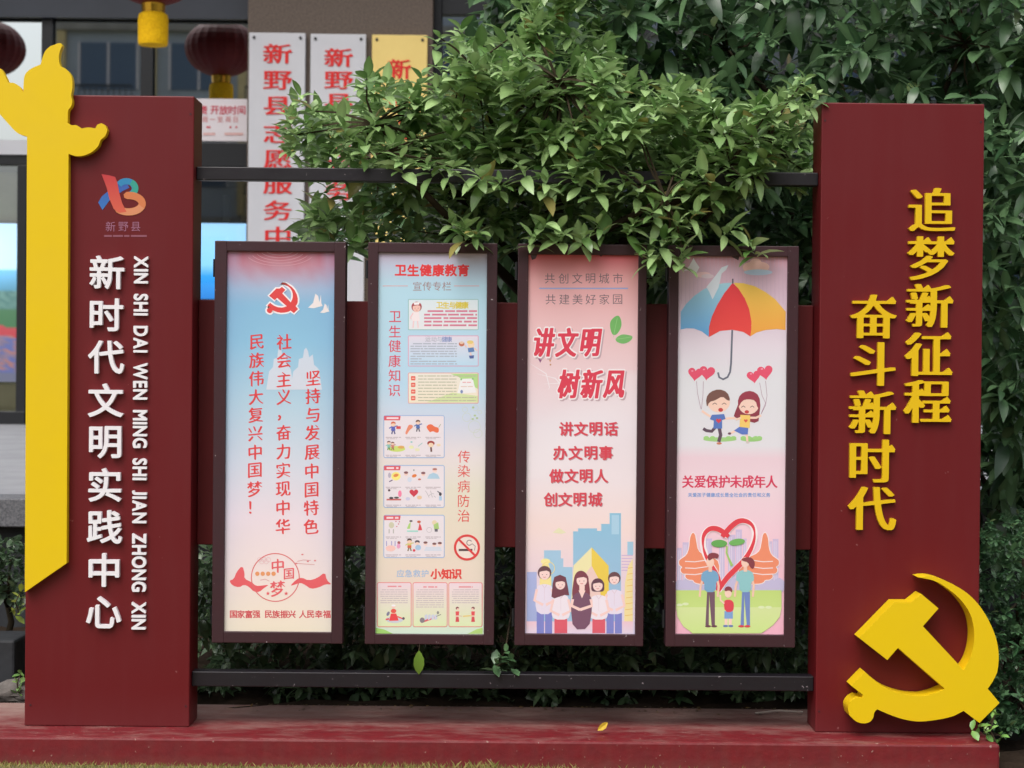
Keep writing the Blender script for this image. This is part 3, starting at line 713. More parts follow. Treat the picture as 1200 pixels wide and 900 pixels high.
# ---- 1 blue poster with three columns of brush characters
NB = random.Random(11)
S1 = [(0, C(176, 108, 120)), (.035, C(190, 140, 155)), (.09, C(165, 180, 208)), (.14, C(135, 182, 215)), (.24, C(142, 190, 220)), (.4, C(178, 204, 222)), (.55, C(205, 210, 224)), (.7, C(228, 212, 222)), (.85, C(234, 216, 214)), (1, C(232, 220, 200))]
def bg1(u, v):
    c = stops(S1, v); e = abs(u-.5)*2; c = lerp(c, C(120, 160, 205), .45*e**3*(1-v*.75))
    if v < .1: 
        r = math.hypot((u-.5)*1.0, v*3.2); c = lerp(c, C(178, 62, 76), max(0, .5*(1-v/.1))*(.6+.4*math.sin(r*40)))
    return c
T, sh, ar = case(0, 'display case with the blue poster of three columns of red brush characters', (266.5, 294.5), (388.5, 740.5), bg1)
ar.org(240, 270, 3.75)
for i in range(5): ar.line(arcp(330, 88, 60+i*24, 20+i*12, 15+i*3, 165-i*3, 20), 2.0, (206, 150, 165))
pal = (196, 208, 226)
for cx, w_, h_ in ((330, 60, 560), (445, 70, 545)):
    ar.poly([(cx-w_, 700), (cx-w_*.8, 620), (cx-w_*.5, 600), (cx-w_*.45, 565), (cx-w_*.2, 560), (cx-w_*.12, 525), (cx, 515), (cx+w_*.12, 530), (cx+w_*.2, 558), (cx+w_*.42, 545), (cx+w_*.5, 590), (cx+w_*.8, 610), (cx+w_, 700)], pal, (204, 211, 226))
for x, y, k in ((488, 322, 1), (528, 350, .65)):
    ar.poly([(x-34*k, y+18*k), (x-12*k, y-4*k), (x-2*k, y-44*k), (x+10*k, y-34*k), (x+16*k, y-6*k), (x+22*k, y-40*k), (x+24*k, y-2*k), (x+30*k, y+10*k), (x+12*k, y+14*k), (x-8*k, y+20*k)], (232, 222, 222))
e = emblem_pts(272, 232, 138, 132)
ar.poly([(x+6, y+6) for x, y in e], (110, 140, 180)); ar.line(e, 14, (240, 232, 236), True); ar.poly(e, (216, 52, 52))
ar.org(0, 0, 1)
BR = dict(nib=(.032, -.022), off=-.013, rise=.10, wx=.96)
ys = [443, 464, 486, 507, 530, 552, 574, 595, 617]
vtext(ar, '坚持与发展中国特色', 367, 364.5, ys, 19.5, RED, **BR)
vtext(ar, '社会主义，奋力实现中华', 333, 331.5, [400.6, 422, 444.6, 465, 483, 507, 529, 551, 573, 595, 617], 19.5, RED, **BR)
vtext(ar, '民族伟大复兴中国梦！', 301, 298, [400.6, 422, 443.5, 465, 486, 508, 530, 551, 573, 594], 19.5, RED, **BR)
ar.org(240, 510, 3.4615); LR = (222, 76, 84)
ar.poly(smooth_poly([(98, 590), (118, 584), (128, 555), (152, 528), (162, 560), (160, 582), (190, 596), (208, 612), (232, 610), (262, 606), (240, 620), (222, 636), (200, 636), (178, 614), (158, 606), (140, 618), (112, 610)], 1), LR)
ar.poly(smooth_poly([(345, 612), (372, 584), (394, 577), (420, 590), (456, 580), (488, 555), (494, 588), (516, 606), (490, 604), (462, 618), (430, 624), (408, 608), (388, 598), (366, 606)], 1), LR)
ar.ring(286, 577, 97, 4, (214, 90, 92), 48)
for a_, b_, s_, ch in ((296, 530, 62, '中'), (341, 562, 50, '国'), (295, 622, 68, '梦')): ar.text(ch, a_, b_, s_, LR, **BR)
for i in range(4): ar.ell(213+i*22, 562, 9, 9, (224, 140, 84), 12)
for x, y in ((256, 642), (330, 642)):
    ar.poly([(x+(9 if i % 2 == 0 else 4)*math.sin(math.pi*i/5), y-(9 if i % 2 == 0 else 4)*math.cos(math.pi*i/5)) for i in range(10)], LR)
for L_ in ([(360, 518), (400, 522), (445, 525)], [(375, 512), (400, 506), (430, 508)], [(225, 588), (245, 584), (262, 592)]): ar.line(L_, 2.2, (206, 130, 136))
for x, y in ((396, 484), (447, 509), (372, 520), (418, 512)): ar.ell(x, y, 5, 3, (214, 110, 116), 8)
for i in range(5): ar.ring(222+i*9, 505+(i % 2)*8, 9, 1.5, (222, 170, 176), 12)
ar.org(0, 0, 1)
for s_, xs in (('国家富强', (273.5, 282.5, 291.5, 300.5)), ('民族振兴', (314.5, 323.5, 333, 342)), ('人民幸福', (355, 364, 373.5, 383))):
    for ch, x in zip(s_, xs): ar.text(ch, x, 719.8, 9.6, (200, 50, 62), off=.022)
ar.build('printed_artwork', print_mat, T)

# ---- 2 health poster
S2 = [(0, C(192, 172, 192)), (.03, C(184, 190, 212)), (.09, C(178, 212, 230)), (.35, C(182, 210, 232)), (.45, C(205, 208, 226)), (.53, C(226, 214, 218)), (.62, C(222, 214, 200)), (.72, C(226, 212, 196)), (.86, C(228, 208, 196)), (.94, C(214, 214, 200)), (1, C(206, 226, 208))]
T, sh, ar = case(1, 'display case with the pale health poster of small cartoon boxes and a no smoking sign', (443.8, 296), (566.8, 743.3), lambda u, v: lerp(stops(S2, v), C(200, 210, 190), .25*abs(2*u-1)**3*v))
htext(ar, '卫生健康教育', 469.5, 543, 316.7, 14.4, (220, 36, 40), off=.035)
htext(ar, '宣传专栏', 489, 523.5, 335.4, 11.5, (150, 118, 122))
for x0, x1 in ((448.5, 478), (532, 561.5)): ar.rect(x0, 334.7, x1, 335.4, (226, 140, 140))
vtext(ar, '卫生健康知识', 463, 462, [371, 388.3, 405.5, 423, 440, 457.5], 15.4, (212, 60, 84), off=.004)
# three text boxes
def box(x0, y0, x1, y1, edge, fill, fill2=None, r=.6, lw=.9): ar.rrect(x0-lw, y0-lw, x1+lw, y1+lw, r+lw, edge); ar.rrect(x0, y0, x1, y1, r, fill, fill2)
box(479, 351.3, 560, 386, (130, 182, 186), (214, 228, 236), (226, 226, 232))
htext(ar, '卫生与健康', 515, 545, 357.6, 8.4, (218, 196, 60), off=.03)
for i, y in enumerate((364.6, 368.7, 372.8, 376.9, 381.2)): ar.dashes(497+(4 if i == 0 else 0), 559, y, 2.1, (206, 112, 138), i)
ar.line([(485, 374), (484, 384)], 1.6, (236, 200, 206)); ar.line([(489, 374), (490, 384)], 1.6, (236, 200, 206)); ar.poly([(483.5, 365), (491, 365), (492, 376), (482.5, 376)], (240, 226, 230)); ar.line([(484, 367), (481, 372), (482, 374)], 1.2, (240, 190, 196))
head_face(ar, 488.2, 359.5, 5.4, (158, 52, 62)); ar.poly([(484.5, 354.4), (492, 354), (491, 357), (485.5, 357.3)], (244, 236, 240))
box(479, 394, 560, 428.5, (214, 150, 182), (222, 214, 230), (178, 212, 236))
for ch, x, c_ in zip('运动与健康', (501.5, 508.5, 515, 520.8, 526.5), ((168, 168, 186), (170, 170, 190), (168, 176, 196), (110, 130, 190), (110, 130, 190))): ar.text(ch, x, 397.6, 6.8, c_, off=.01)
for i in range(9): ar.dashes(481+(3 if i in (0, 4) else 0), 535.5 if i != 6 else 494, 402.8+i*2.95, 1.15, (158, 166, 186), 20+i)
ar.ell(541, 403, 3.4, 3, (188, 100, 74), 12); ar.ell(541, 401.6, 2.6, 1.6, (224, 190, 170), 10)
ar.ell(552, 404, 4, 4.2, (238, 208, 176), 14); ar.ell(551, 401, 4, 2.2, (226, 196, 110), 12); ar.line([(547, 407), (544.5, 404.5)], 1.4, (238, 190, 170)); ar.line([(556, 408), (559, 411)], 1.4, (236, 190, 170))
ar.poly([(548, 408), (555, 407), (556, 412), (549, 413)], (80, 118, 178)); ar.line([(551, 413), (552.5, 418)], 1.6, (238, 200, 186)); ar.poly([(549.5, 416.8), (555.5, 416.3), (555, 420), (550.5, 420.2)], (66, 84, 150))
box(479, 437.5, 560, 472, (222, 152, 150), (232, 224, 214), (236, 224, 200))
ar.poly([(528, 438), (560, 438), (560, 456), (548, 448), (536, 441)], (170, 212, 128)); ar.poly([(500, 471.5), (530, 460), (560, 464), (560, 471.5)], (206, 220, 160))
for y in (443.3, 451, 458.8, 466.6): ar.rrect(481.6, y-2.5, 486.8, y+2.5, .8, (224, 84, 70)); ar.dashes(482.6, 485.8, y, 1.2, (240, 190, 170), int(y))
for i in range(9): ar.dashes(490, (558 if i in (0, 7, 8) else 535), 440.6+i*3.6, 1.05, (178, 176, 150), 40+i)
ar.poly([(540, 444), (554, 443.5), (558, 460), (536, 461)], (236, 234, 236)); ar.dashes(542, 552, 448, 1, (224, 150, 160), 3); ar.dashes(540, 554, 453, 1, (220, 190, 180), 5); ar.ell(541, 459, 1.6, 2.2, (110, 130, 180), 8); ar.ell(540.5, 444.5, 1.2, 1.2, (130, 190, 120), 8); ar.ell(554, 444, 1.2, 1.2, (130, 190, 120), 8)
# comic boxes
def mini(x, y, h, top, bot, hair=(90, 50, 50), lean=0):
    r = h*.2; ar.line([(x, y+h*.5), (x-h*.12, y+h*.95)], h*.1, bot); ar.line([(x, y+h*.5), (x+h*.14, y+h*.95)], h*.1, bot)
    ar.poly([(x-h*.13, y+h*.3), (x+h*.13, y+h*.3), (x+h*.17, y+h*.68), (x-h*.17, y+h*.68)], top)
    ar.line([(x-h*.1, y+h*.36), (x-h*.32, y+h*.5)], h*.08, top); ar.line([(x+h*.1, y+h*.36), (x+h*.34, y+h*.3)], h*.08, top)
    ar.ell(x+lean, y+r*.9, r*.95, r*.95, (240, 200, 176), 12); ar.poly([(x-r+lean, y+r*.8), (x-r*.7+lean, y), (x+r*.1+lean, y-r*.2), (x+r*.8+lean, y+r*.1), (x+r+lean, y+r*.8), (x+r*.2+lean, y+r*.45)], hair)
def cbox(y0, y1, tagtxt):
    box(450.2, y0+.4, 520.2, y1-.4, (138, 168, 216), (228, 218, 226), r=1.6, lw=.9)
    ar.poly([(450, y0+.4), (469.5, y0+.4), (468.8, y0+5.6), (450, y0+5.6)], (216, 74, 88)); ar.dashes(453, 467, y0+3, 2.2, (240, 214, 220), int(y0))
    for i, x in enumerate((452, 475, 498.5)):
        for yy in (y0+25.5, y0+46.5): ar.dashes(x, x+18, yy, .9, (178, 162, 172), int(x+yy)); ar.dashes(x+1, x+13, yy+1.7, .8, (184, 170, 178), int(x+yy)+1)
cbox(487, 536.3, 3)
mini(460.8, 494.5, 15, (72, 84, 180), (60, 60, 120), (206, 92, 60)); ar.rect(464.5, 499.5, 469.6, 502.6, (208, 60, 66))
ar.poly(smooth_poly([(474.5, 508), (477, 502), (479, 497.5), (483.5, 498), (484, 501), (480.5, 503.5), (478, 507), (477, 509.5)], 1), (228, 128, 96)); mini(489.8, 492.5, 14, (66, 96, 170), (60, 50, 70), (84, 46, 40))
ar.poly(smooth_poly([(499.5, 500), (502, 497.5), (506, 497), (509, 500), (514, 501), (514.5, 506), (512, 507.5), (507, 505), (504, 507), (501, 503)], 1), (230, 98, 60)); ar.line([(514, 501), (516.5, 497)], .7, (150, 160, 110))
ar.ell(465, 526, 10, 3.4, (198, 216, 104), 16); ar.ell(470, 524, 4, 1.8, (218, 160, 80), 10); mini(455.6, 517, 11, (120, 190, 180), (56, 120, 70)); mini(460.2, 518, 10, (196, 110, 100), (120, 60, 60))
ar.ell(482, 524, 3, 2, (226, 226, 170), 10); ar.ell(489, 527, 3, 1.8, (226, 222, 180), 10); ar.line([(490, 523), (495, 519)], .9, (150, 190, 190)); ar.ell(482.2, 518, 1.4, .9, (120, 190, 190), 8)
ar.ell(505, 519.5, 4.4, 3, (150, 40, 40), 14); ar.ell(505, 521.5, 3.2, 2.7, (236, 206, 176), 12); ar.line([(505, 524), (505.5, 529.5)], 2, (90, 50, 50)); ar.ell(514, 521.5, 2.5, 1.6, (232, 208, 176), 10)
cbox(545.5, 594.6, 2)
ar.ell(464, 558, 5.5, 5, (244, 230, 120), 16); ar.ell(464, 557, 3.2, 1.9, (226, 130, 60), 10, -.3); ar.ell(456.5, 557, 1.8, 3.2, (176, 166, 186), 10); ar.line([(456, 564.5), (460, 562.5)], 1.2, (96, 76, 120))
for x, y in ((475.8, 555), (496, 555.5)): ar.ell(x, y, 2.4, 2.5, (240, 202, 190), 10); ar.ell(x, y-1.2, 2.6, 1.5, (120, 70, 80), 10)
ar.ell(485.5, 557.6, 3, 1.9, (222, 112, 50), 10, -.3); ar.ell(491.6, 561.7, 1.9, 1.1, (190, 96, 76), 8); ar.ell(480, 562, 2.6, 3, (204, 212, 232), 10); ar.ell(485, 551, .9, 1.2, (150, 150, 150), 8)
ar.poly([(500.5, 561), (503, 556), (508, 554), (513, 556), (515.5, 561)], (164, 198, 222)); ar.ell(509.5, 551.3, 2.8, 2.6, (238, 206, 200), 12); ar.ell(509.5, 549.8, 2.9, 1.3, (170, 100, 90), 10)
ar.ell(456, 574.6, 1.5, 1.4, (70, 50, 60), 8); ar.rect(453, 584.5, 470, 586.4, (190, 84, 84)); ar.ell(458.5, 583.6, 2.6, 1.4, (50, 46, 56), 8); ar.ell(464.6, 583.2, 3, 1.2, (60, 60, 60), 8); ar.ell(468.6, 578.6, 2.2, 4, (240, 120, 160), 10)
ar.heart(485, 577.5, 5.2, (198, 44, 62)); ar.ell(491.5, 583, 3, 2.2, (228, 190, 150), 10); ar.ell(478, 584.5, 2.8, 2, (198, 196, 226), 10)
for i in range(6): ar.line([(498.5+i*2, 575+(i % 3)*3), (501+i*1.9, 579+(i % 2)*4)], .45, (150, 140, 150))
ar.ell(516, 579, 1.7, 2.2, (44, 44, 56), 10); ar.line([(512.5, 575.6), (516, 578)], 1, (44, 44, 56)); ar.rect(514.6, 581.5, 517.8, 586.5, (160, 196, 226))
cbox(603.8, 653.4, 3)
ar.ell(458.7, 615.4, 3.2, 3.6, (200, 196, 168), 12); ar.line([(456, 620), (456, 625)], 1.2, (176, 170, 166)); ar.line([(461, 620), (461, 625)], 1.2, (176, 170, 166))
for x, y in ((464, 611), (467, 614), (465, 617), (468, 611.5)): ar.ell(x, y, .8, .7, (196, 60, 90), 6)
ar.ell(481.6, 610.6, 2, 1.1, (60, 56, 60), 8); ar.poly([(479, 614), (481.4, 611.5), (480.6, 619.6), (476.8, 619.8)], (166, 206, 110)); ar.ell(491, 611.5, 2.3, 1.6, (190, 80, 50), 8); ar.poly([(491.6, 613), (493.4, 616), (494.8, 621.4), (489.8, 621.4)], (216, 60, 70)); ar.rect(477, 621.6, 490, 623.4, (150, 210, 200))
ar.ell(509, 612.4, 2.9, 2.8, (226, 206, 170), 12); ar.poly([(508, 615), (513.5, 612), (514.6, 620), (509, 621)], (160, 196, 110)); ar.rect(509.4, 619.8, 513, 623, (90, 84, 100)); ar.ring(503, 621, 3, .4, (170, 160, 170), 16)
for x in (453, 459, 463): ar.line([(x, 634), (x, 640)], 1, (150, 140, 200))
ar.ell(457.8, 642.6, 5.8, 3.6, (240, 190, 182), 14); ar.ell(467.4, 636, 1.9, 1.9, (150, 66, 70), 8); ar.ell(467, 640, 2.2, 3, (226, 150, 190), 10)
mini(479.8, 631.5, 15, (206, 196, 110), (120, 100, 60), (60, 44, 44)); ar.rect(477.6, 639, 482, 642, (214, 90, 60)); ar.ell(489, 635, 3, 2, (60, 50, 66), 10); ar.ell(489, 637, 2.4, 1.8, (240, 204, 190), 10); ar.ell(490, 641.6, 3.4, 3.2, (156, 190, 224), 12); ar.ell(485.2, 645, 1.6, 1.6, (210, 40, 60), 8)
for x, y in ((498.6, 637), (509, 638.4), (515.4, 637.6)): ar.ell(x, y, 2.4, 2.4, (240, 206, 196), 10); ar.ell(x, y-1.2, 2.5, 1.4, (110, 66, 70), 10)
ar.poly([(497, 645.6), (499, 641), (516, 641), (518, 645.6)], (206, 212, 228))
vtext(ar, '传染病防治', 543.7, 543.3, [535.2, 552, 569.8, 587, 604.4], 15.6, (216, 66, 62), off=.0)
for x, y, r in ((547, 489, 5), (556, 500, 7), (560, 508, 5), (545, 480, 3), (557, 478, 3.4), (562, 483, 2.2)): ar.ring(x, y, r, .45, (196, 206, 190), 20)
for x, y in ((556.5, 487), (559, 490), (554, 491), (554.5, 477.5)): ar.ell(x, y, 1.6, 1.2, (166, 190, 140), 8)
ar.ell(547.2, 641.6, 13.6, 13.6, (232, 216, 206), 32); ar.rect(537.6, 643.2, 553.6, 645.8, (66, 44, 50)); ar.line(arcp(550, 636, 3, 3, 30, 330, 12), 1, (130, 110, 116)); ar.line([(553, 637), (557, 640), (556, 645)], .9, (150, 130, 134))
ar.line([(537.5, 632), (556.9, 651.2)], 2.6, (216, 48, 50)); ar.ring(547.2, 641.6, 14, 2.7, (216, 48, 50), 40)
htext(ar, '应急救护', 469.3, 498, 672, 9.3, (150, 178, 216), off=.012)
htext(ar, '小知识', 510.8, 535, 672.6, 12.6, (218, 50, 46), off=.04)
ar.org(420, 590, 5)
ar.poly([(101, 728), (150, 738), (205, 764), (101, 764)], (150, 204, 96)); ar.poly([(728, 728), (690, 738), (640, 764), (728, 764)], (168, 208, 110))
for (x0, x1), tx in zip(((113, 307), (322, 518), (532, 723)), (211, 420, 628)):
    box(x0, 466, x1, 720, (224, 106, 110), (232, 206, 218), (214, 228, 176), r=8, lw=4.2)
    ar.dashes(tx-40, tx+42, 486 if tx == 211 else 489, 8, (222, 130, 140), tx)
    for i in range(9 if tx == 420 else 7): ar.dashes(x0+(24 if i in (0, 4) else 16), x1-18, 506+i*12.6, 4, (188, 168, 176), tx+i)
ar.ell(212, 680, 52, 20, (196, 200, 214), 20); ar.ell(206, 630, 16, 13, (222, 70, 60), 12); ar.ell(206, 604, 11, 10, (240, 196, 186), 12); ar.ell(206, 598, 12, 6, (240, 236, 240), 12); ar.poly([(190, 645), (222, 645), (236, 686), (180, 688)], (226, 50, 58)); ar.line([(222, 660), (262, 676)], 7, (226, 60, 60)); ar.line([(180, 676), (160, 680)], 9, (214, 60, 60)); ar.ell(174, 646, 8, 14, (110, 110, 140), 12, .5); ar.ell(264, 674, 8, 8, (90, 70, 84), 10)
ar.line([(368, 696), (400, 684), (460, 664)], 12, (214, 84, 96)); ar.ell(374, 684, 15, 16, (120, 110, 120), 12)
for x in (395, 414, 434, 452): ar.poly([(x-7, 655), (x+8, 648), (x+10, 676), (x-6, 684)], (196, 200, 220))
ar.line([(456, 662), (484, 650)], 4, (110, 120, 104)); ar.ell(466, 640, 7, 10, (130, 130, 124), 10)
for x in (580, 672):
    ar.ell(x, 614, 10, 9, (110, 40, 50), 12); ar.ell(x+(3 if x < 600 else -3), 620, 7, 7, (240, 196, 180), 10); ar.poly([(x-11, 632), (x+11, 632), (x+8, 662), (x-9, 662)], (220, 64, 72)); ar.poly([(x-8, 662), (x+7, 662), (x+11, 694), (x-11, 694)], (206, 60, 70)); ar.rect(x-8, 656, x+8, 664, (238, 196, 180))
ar.line([(592, 658), (606, 661)], 3, (206, 150, 130)); ar.line([(612, 661), (664, 657)], 7, (228, 196, 110))
ar.org(0, 0, 1)
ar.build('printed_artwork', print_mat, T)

# ---- 3 pink poster, slanted red title, five people
S3 = [(0, C(206, 84, 94)), (.018, C(216, 124, 132)), (.06, C(226, 164, 168)), (.17, C(228, 184, 188)), (.32, C(228, 202, 208)), (.45, C(226, 214, 222)), (.6, C(230, 216, 222)), (.72, C(236, 212, 210)), (.85, C(226, 204, 216)), (1, C(214, 204, 228))]
T, sh, ar = case(2, 'display case with the pink poster, slanted red title and five standing people', (619.3, 298.3), (743.8, 743), lambda u, v: lerp(stops(S3, v), C(232, 228, 234), .3*max(0, math.sin(u*3+v*14))*(1 if .3 < v < .6 else 0)))
ar.org(600, 270, 3.75)
for x, ch in zip((166, 226, 287, 345, 405, 465), '共创文明城市'): ar.text(ch, x, 211, 49, (104, 84, 92), off=-.004)
for x, ch in zip((170, 230, 288, 346, 406, 464), '共建美好家园'): ar.text(ch, x, 303, 49, (104, 84, 92), off=-.004)
ar.poly([(80, 105), (112, 105), (104, 124), (88, 130)], (66, 40, 48)); ar.poly([(380, 105), (402, 105), (391, 116)], (66, 40, 48)); ar.rect(120, 252, 510, 257.5, (140, 160, 214))
ar.poly(smooth_poly([(440, 460), (430, 425), (432, 395), (465, 369), (480, 390), (482, 425), (460, 460)], 2), (98, 170, 84)); ar.poly(smooth_poly([(452, 476), (480, 456), (505, 458), (534, 465), (520, 488), (490, 500), (462, 492)], 2), (104, 172, 90))
ar.line([(446, 470), (452, 435), (463, 385)], 1.6, (150, 200, 130)); ar.line([(452, 478), (490, 474), (525, 468)], 1.6, (150, 200, 130))
for k in range(3): ar.line([(80+k*30, 585+k*45), (150+k*40, 630+k*20), (165+k*60, 690), (160+k*90, 700+k*25)], [1, 5, 4, 1], (238, 226, 232))
ar.poly([(110, 555), (140, 552), (124, 582)], (120, 60, 110)); ar.poly([(155, 555), (180, 550), (168, 580)], (196, 140, 100)); ar.ell(169, 590, 4, 4, (180, 120, 80), 8)
Tt = [('讲', 141, 492), ('文', 243, 492), ('明', 346, 493), ('树', 250, 675), ('新', 351, 675), ('风', 452, 676)]
for ch, x, y in Tt: ar.text(ch, x+7, y+7, 134, (186, 156, 166), wx=.68, skew=.14, nib=(.03, 0), off=.055, tol=.008)
for ch, x, y in Tt: ar.text(ch, x, y, 134, (240, 228, 232), wx=.68, skew=.14, nib=(.03, 0), off=.068, tol=.008)
for ch, x, y in Tt: ar.text(ch, x, y, 134, (210, 44, 66), wx=.68, skew=.14, nib=(.034, 0), off=.016)
ar.org(0, 0, 1)
for s_, xs, y in (('讲文明话', (663.5, 680.6, 698.2, 716), 502.6), ('办文明事', (656.4, 674.3, 692.4, 710), 530.8), ('做文明人', (652, 669.5, 686.8, 704.4), 557.8), ('创文明城', (645, 662.2, 679.5, 697.5), 585.3)):
    for ch, x in zip(s_, xs): ar.text(ch, x+.8, y+.8, 17, (176, 140, 150), off=.03)
    for ch, x in zip(s_, xs): ar.text(ch, x, y, 17, (206, 44, 62), off=.026)
ar.org(600, 510, 3.4615)
ar.poly([(165, 395), (190, 375), (220, 395), (200, 400)], (226, 220, 180))
ar.poly([(248, 755), (248, 390), (268, 390), (268, 378), (345, 378), (345, 388), (362, 388), (362, 360), (396, 360), (396, 316), (442, 316), (442, 755)], (128, 184, 216), (150, 180, 214)); ar.rect(404, 324, 434, 402, (160, 200, 226))
ar.poly([(130, 755), (130, 467), (198, 467), (198, 500), (208, 500), (208, 535), (245, 535), (245, 755)], (150, 190, 220)); ar.rect(60, 555, 100, 755, (160, 170, 220), (150, 165, 215)); ar.rect(468, 432, 492, 486, (150, 192, 220))
for i in range(6): ar.rect(444, 486+i*12, 490, 490+i*12, (200, 170, 210))
ar.poly([(490, 500), (472, 530), (458, 600), (455, 755), (490, 755)], (236, 214, 150))
for i in range(9): ar.line([(470-i*1.5, 540+i*24), (490, 536+i*24)], 2.4, (226, 180, 80))
ar.rect(58, 755, 491, 805, (232, 190, 206), (222, 206, 226)); ar.ell(136, 600, 24, 90, (240, 220, 140), 20); ar.ell(136, 512, 20, 12, (240, 226, 150), 10); ar.ring(147, 540, 26, 3, (236, 214, 130), 20)
ar.poly([(323, 455), (323, 530), (275, 590), (275, 700), (238, 700), (250, 528)], (232, 222, 166)); ar.poly([(323, 455), (392, 530), (394, 700), (362, 700), (355, 590), (323, 530)], (230, 196, 66)); ar.poly([(323, 530), (355, 590), (360, 660), (275, 660), (275, 590)], (232, 196, 190))
def person3(x, hy, hair, top, bot, kind):
    w_ = 33; ty = hy+44
    if kind == 'w': ar.rect(x-26, 745, x+26, 803, bot)
    else: ar.rect(x-32, 715, x-2, 804, bot); ar.rect(x+2, 715, x+31, 804, bot)
    if kind != 'd':
        ar.poly(smooth_poly([(x-w_, ty+4), (x-12, ty-6), (x+12, ty-6), (x+w_, ty+4), (x+w_+6, ty+70), (x+w_-4, 726 if kind == 'm' else 748), (x-w_+4, 726 if kind == 'm' else 748), (x-w_-6, ty+70)], 1), top)
        ar.line([(x-w_+2, ty+14), (x-w_-8, ty+60), (x-6, ty+78)], 11, (240, 200, 196)); ar.line([(x+w_-2, ty+14), (x+w_+8, ty+60), (x+6, ty+78)], 11, (240, 200, 196))
        ar.line([(x-10, ty-4), (x, ty+10), (x+10, ty-4)], 3, (214, 190, 206)); ar.line([(x, ty+10), (x, ty+60)], 1.2, (214, 190, 206))
person3(132, 566, (92, 56, 62), (226, 214, 234), (112, 118, 196), 'm'); person3(415, 588, (92, 56, 62), (226, 214, 234), (112, 118, 196), 'm')
person3(198, 608, 0, (234, 222, 234), (214, 74, 92), 'w'); person3(352, 610, 0, (234, 222, 234), (214, 74, 92), 'w')
head_face(ar, 132, 558, 25, (88, 52, 60), (242, 206, 202)); head_face(ar, 415, 580, 23, (88, 50, 58), (242, 206, 202))
ar.poly([(165, 600), (172, 575), (195, 566), (218, 576), (226, 612), (232, 650), (214, 648), (172, 662), (160, 655)], (98, 44, 60)); head_face(ar, 196, 600, 23, (98, 44, 60), (242, 206, 202))
head_face(ar, 348, 606, 23, (80, 42, 60), (242, 206, 202), long=.25)
ar.poly(smooth_poly([(248, 600), (256, 560), (280, 546), (306, 562), (314, 610), (318, 650), (308, 680), (255, 680), (242, 650)], 2), (112, 46, 62))
ar.poly(smooth_poly([(243, 655), (265, 636), (300, 636), (322, 655), (326, 700), (312, 786), (248, 788), (238, 700)], 1), (104, 62, 88)); ar.poly([(270, 630), (298, 630), (284, 662)], (242, 204, 198)); ar.poly([(272, 590), (296, 590), (294, 640), (274, 640)], (242, 204, 198)); head_face(ar, 283, 584, 25, (112, 46, 62), (242, 206, 202))
ar.line([(246, 665), (242, 692), (276, 708)], 12, (242, 200, 194)); ar.line([(320, 665), (324, 692), (276, 708)], 12, (242, 200, 194))
ar.org(0, 0, 1)
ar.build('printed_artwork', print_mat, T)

# ---- 4 umbrella, children, family
S4 = [(0, C(200, 140, 156)), (.03, C(204, 168, 186)), (.12, C(212, 186, 204)), (.24, C(222, 210, 222)), (.33, C(218, 217, 224)), (.5, C(220, 216, 224)), (.535, C(228, 200, 212)), (.6, C(230, 206, 216)), (.72, C(234, 198, 212)), (1, C(236, 176, 196))]
T, sh, ar = case(3, 'display case with the umbrella poster, two cartoon children above a family of three', (795.3, 300), (918.2, 743.5), lambda u, v: stops(S4, v))
ar.org(770, 270, 3.4615)
for i in range(26): ar.line([(100+i*16.4, 106), (99+i*16.5, 300)], 1.6, (192, 160, 184))
for x, y, a_, b_ in ((385, 150, 38, 22), (420, 148, 36, 20), (400, 132, 24, 18)): ar.ell(x, y, a_, b_, (234, 184, 176), 20)
ar.ell(410, 170, 58, 12, (176, 196, 222), 20); ar.ell(188, 180, 30, 12, (226, 186, 190), 16); ar.ell(205, 186, 26, 9, (214, 192, 204), 16)
ar.poly([(304, 212), (270, 214), (232, 222), (190, 238), (150, 266), (118, 298), (96, 330), (95, 402), (120, 397), (150, 398), (182, 410), (210, 432), (216, 390), (238, 320), (268, 260)], (150, 200, 220), (74, 146, 206))
ar.poly([(310, 212), (350, 214), (396, 226), (440, 250), (480, 280), (522, 330), (521, 404), (486, 400), (440, 404), (404, 414), (378, 430), (383, 385), (376, 330), (350, 268)], (236, 190, 70), (232, 150, 52))
ar.poly([(307, 213), (330, 236), (356, 276), (374, 320), (383, 370), (382, 404), (378, 430), (350, 412), (305, 403), (255, 408), (210, 433), (211, 390), (222, 350), (244, 302), (272, 256)], (216, 40, 48), (226, 56, 50))
ar.poly([(296, 103), (334, 103), (330, 122)], (60, 38, 46)); ar.line([(307, 196), (307, 216)], 6, (70, 70, 84)); ar.line([(305, 404), (300, 540), (296, 575), (286, 595), (268, 604), (252, 596), (247, 576)], 7.5, (88, 92, 110))
ar.poly([(200, 230), (240, 180), (262, 150), (290, 140), (280, 160), (262, 175), (250, 230), (225, 280), (212, 250)], (206, 214, 226)); ar.poly([(108, 165), (130, 145), (148, 112), (158, 130), (172, 150), (160, 172), (140, 160)], (226, 222, 230))
for x, y, r in ((155, 585, 30), (203, 580, 32), (392, 596, 28), (438, 578, 32)): ar.heart(x, y-4, r, (222, 66, 96), .12 if x < 300 else -.15); ar.ell(x-r*.4, y-r*.5, r*.16, r*.1, (240, 150, 170), 8)
for L_ in ([(160, 612), (164, 660), (178, 725)], [(188, 612), (186, 670), (180, 725)], [(416, 618), (426, 670), (440, 700), (422, 745)], [(440, 610), (446, 670), (440, 710), (422, 745)]): ar.line(L_, 1.6, (150, 100, 130))
ar.ell(255, 848, 68, 9, (150, 200, 120), 20); ar.ell(382, 848, 44, 9, (140, 196, 110), 20)
for x in (200, 225, 290, 310, 350, 372, 400, 415): ar.ell(x, 842, 12, 8, (146, 200, 112), 10)
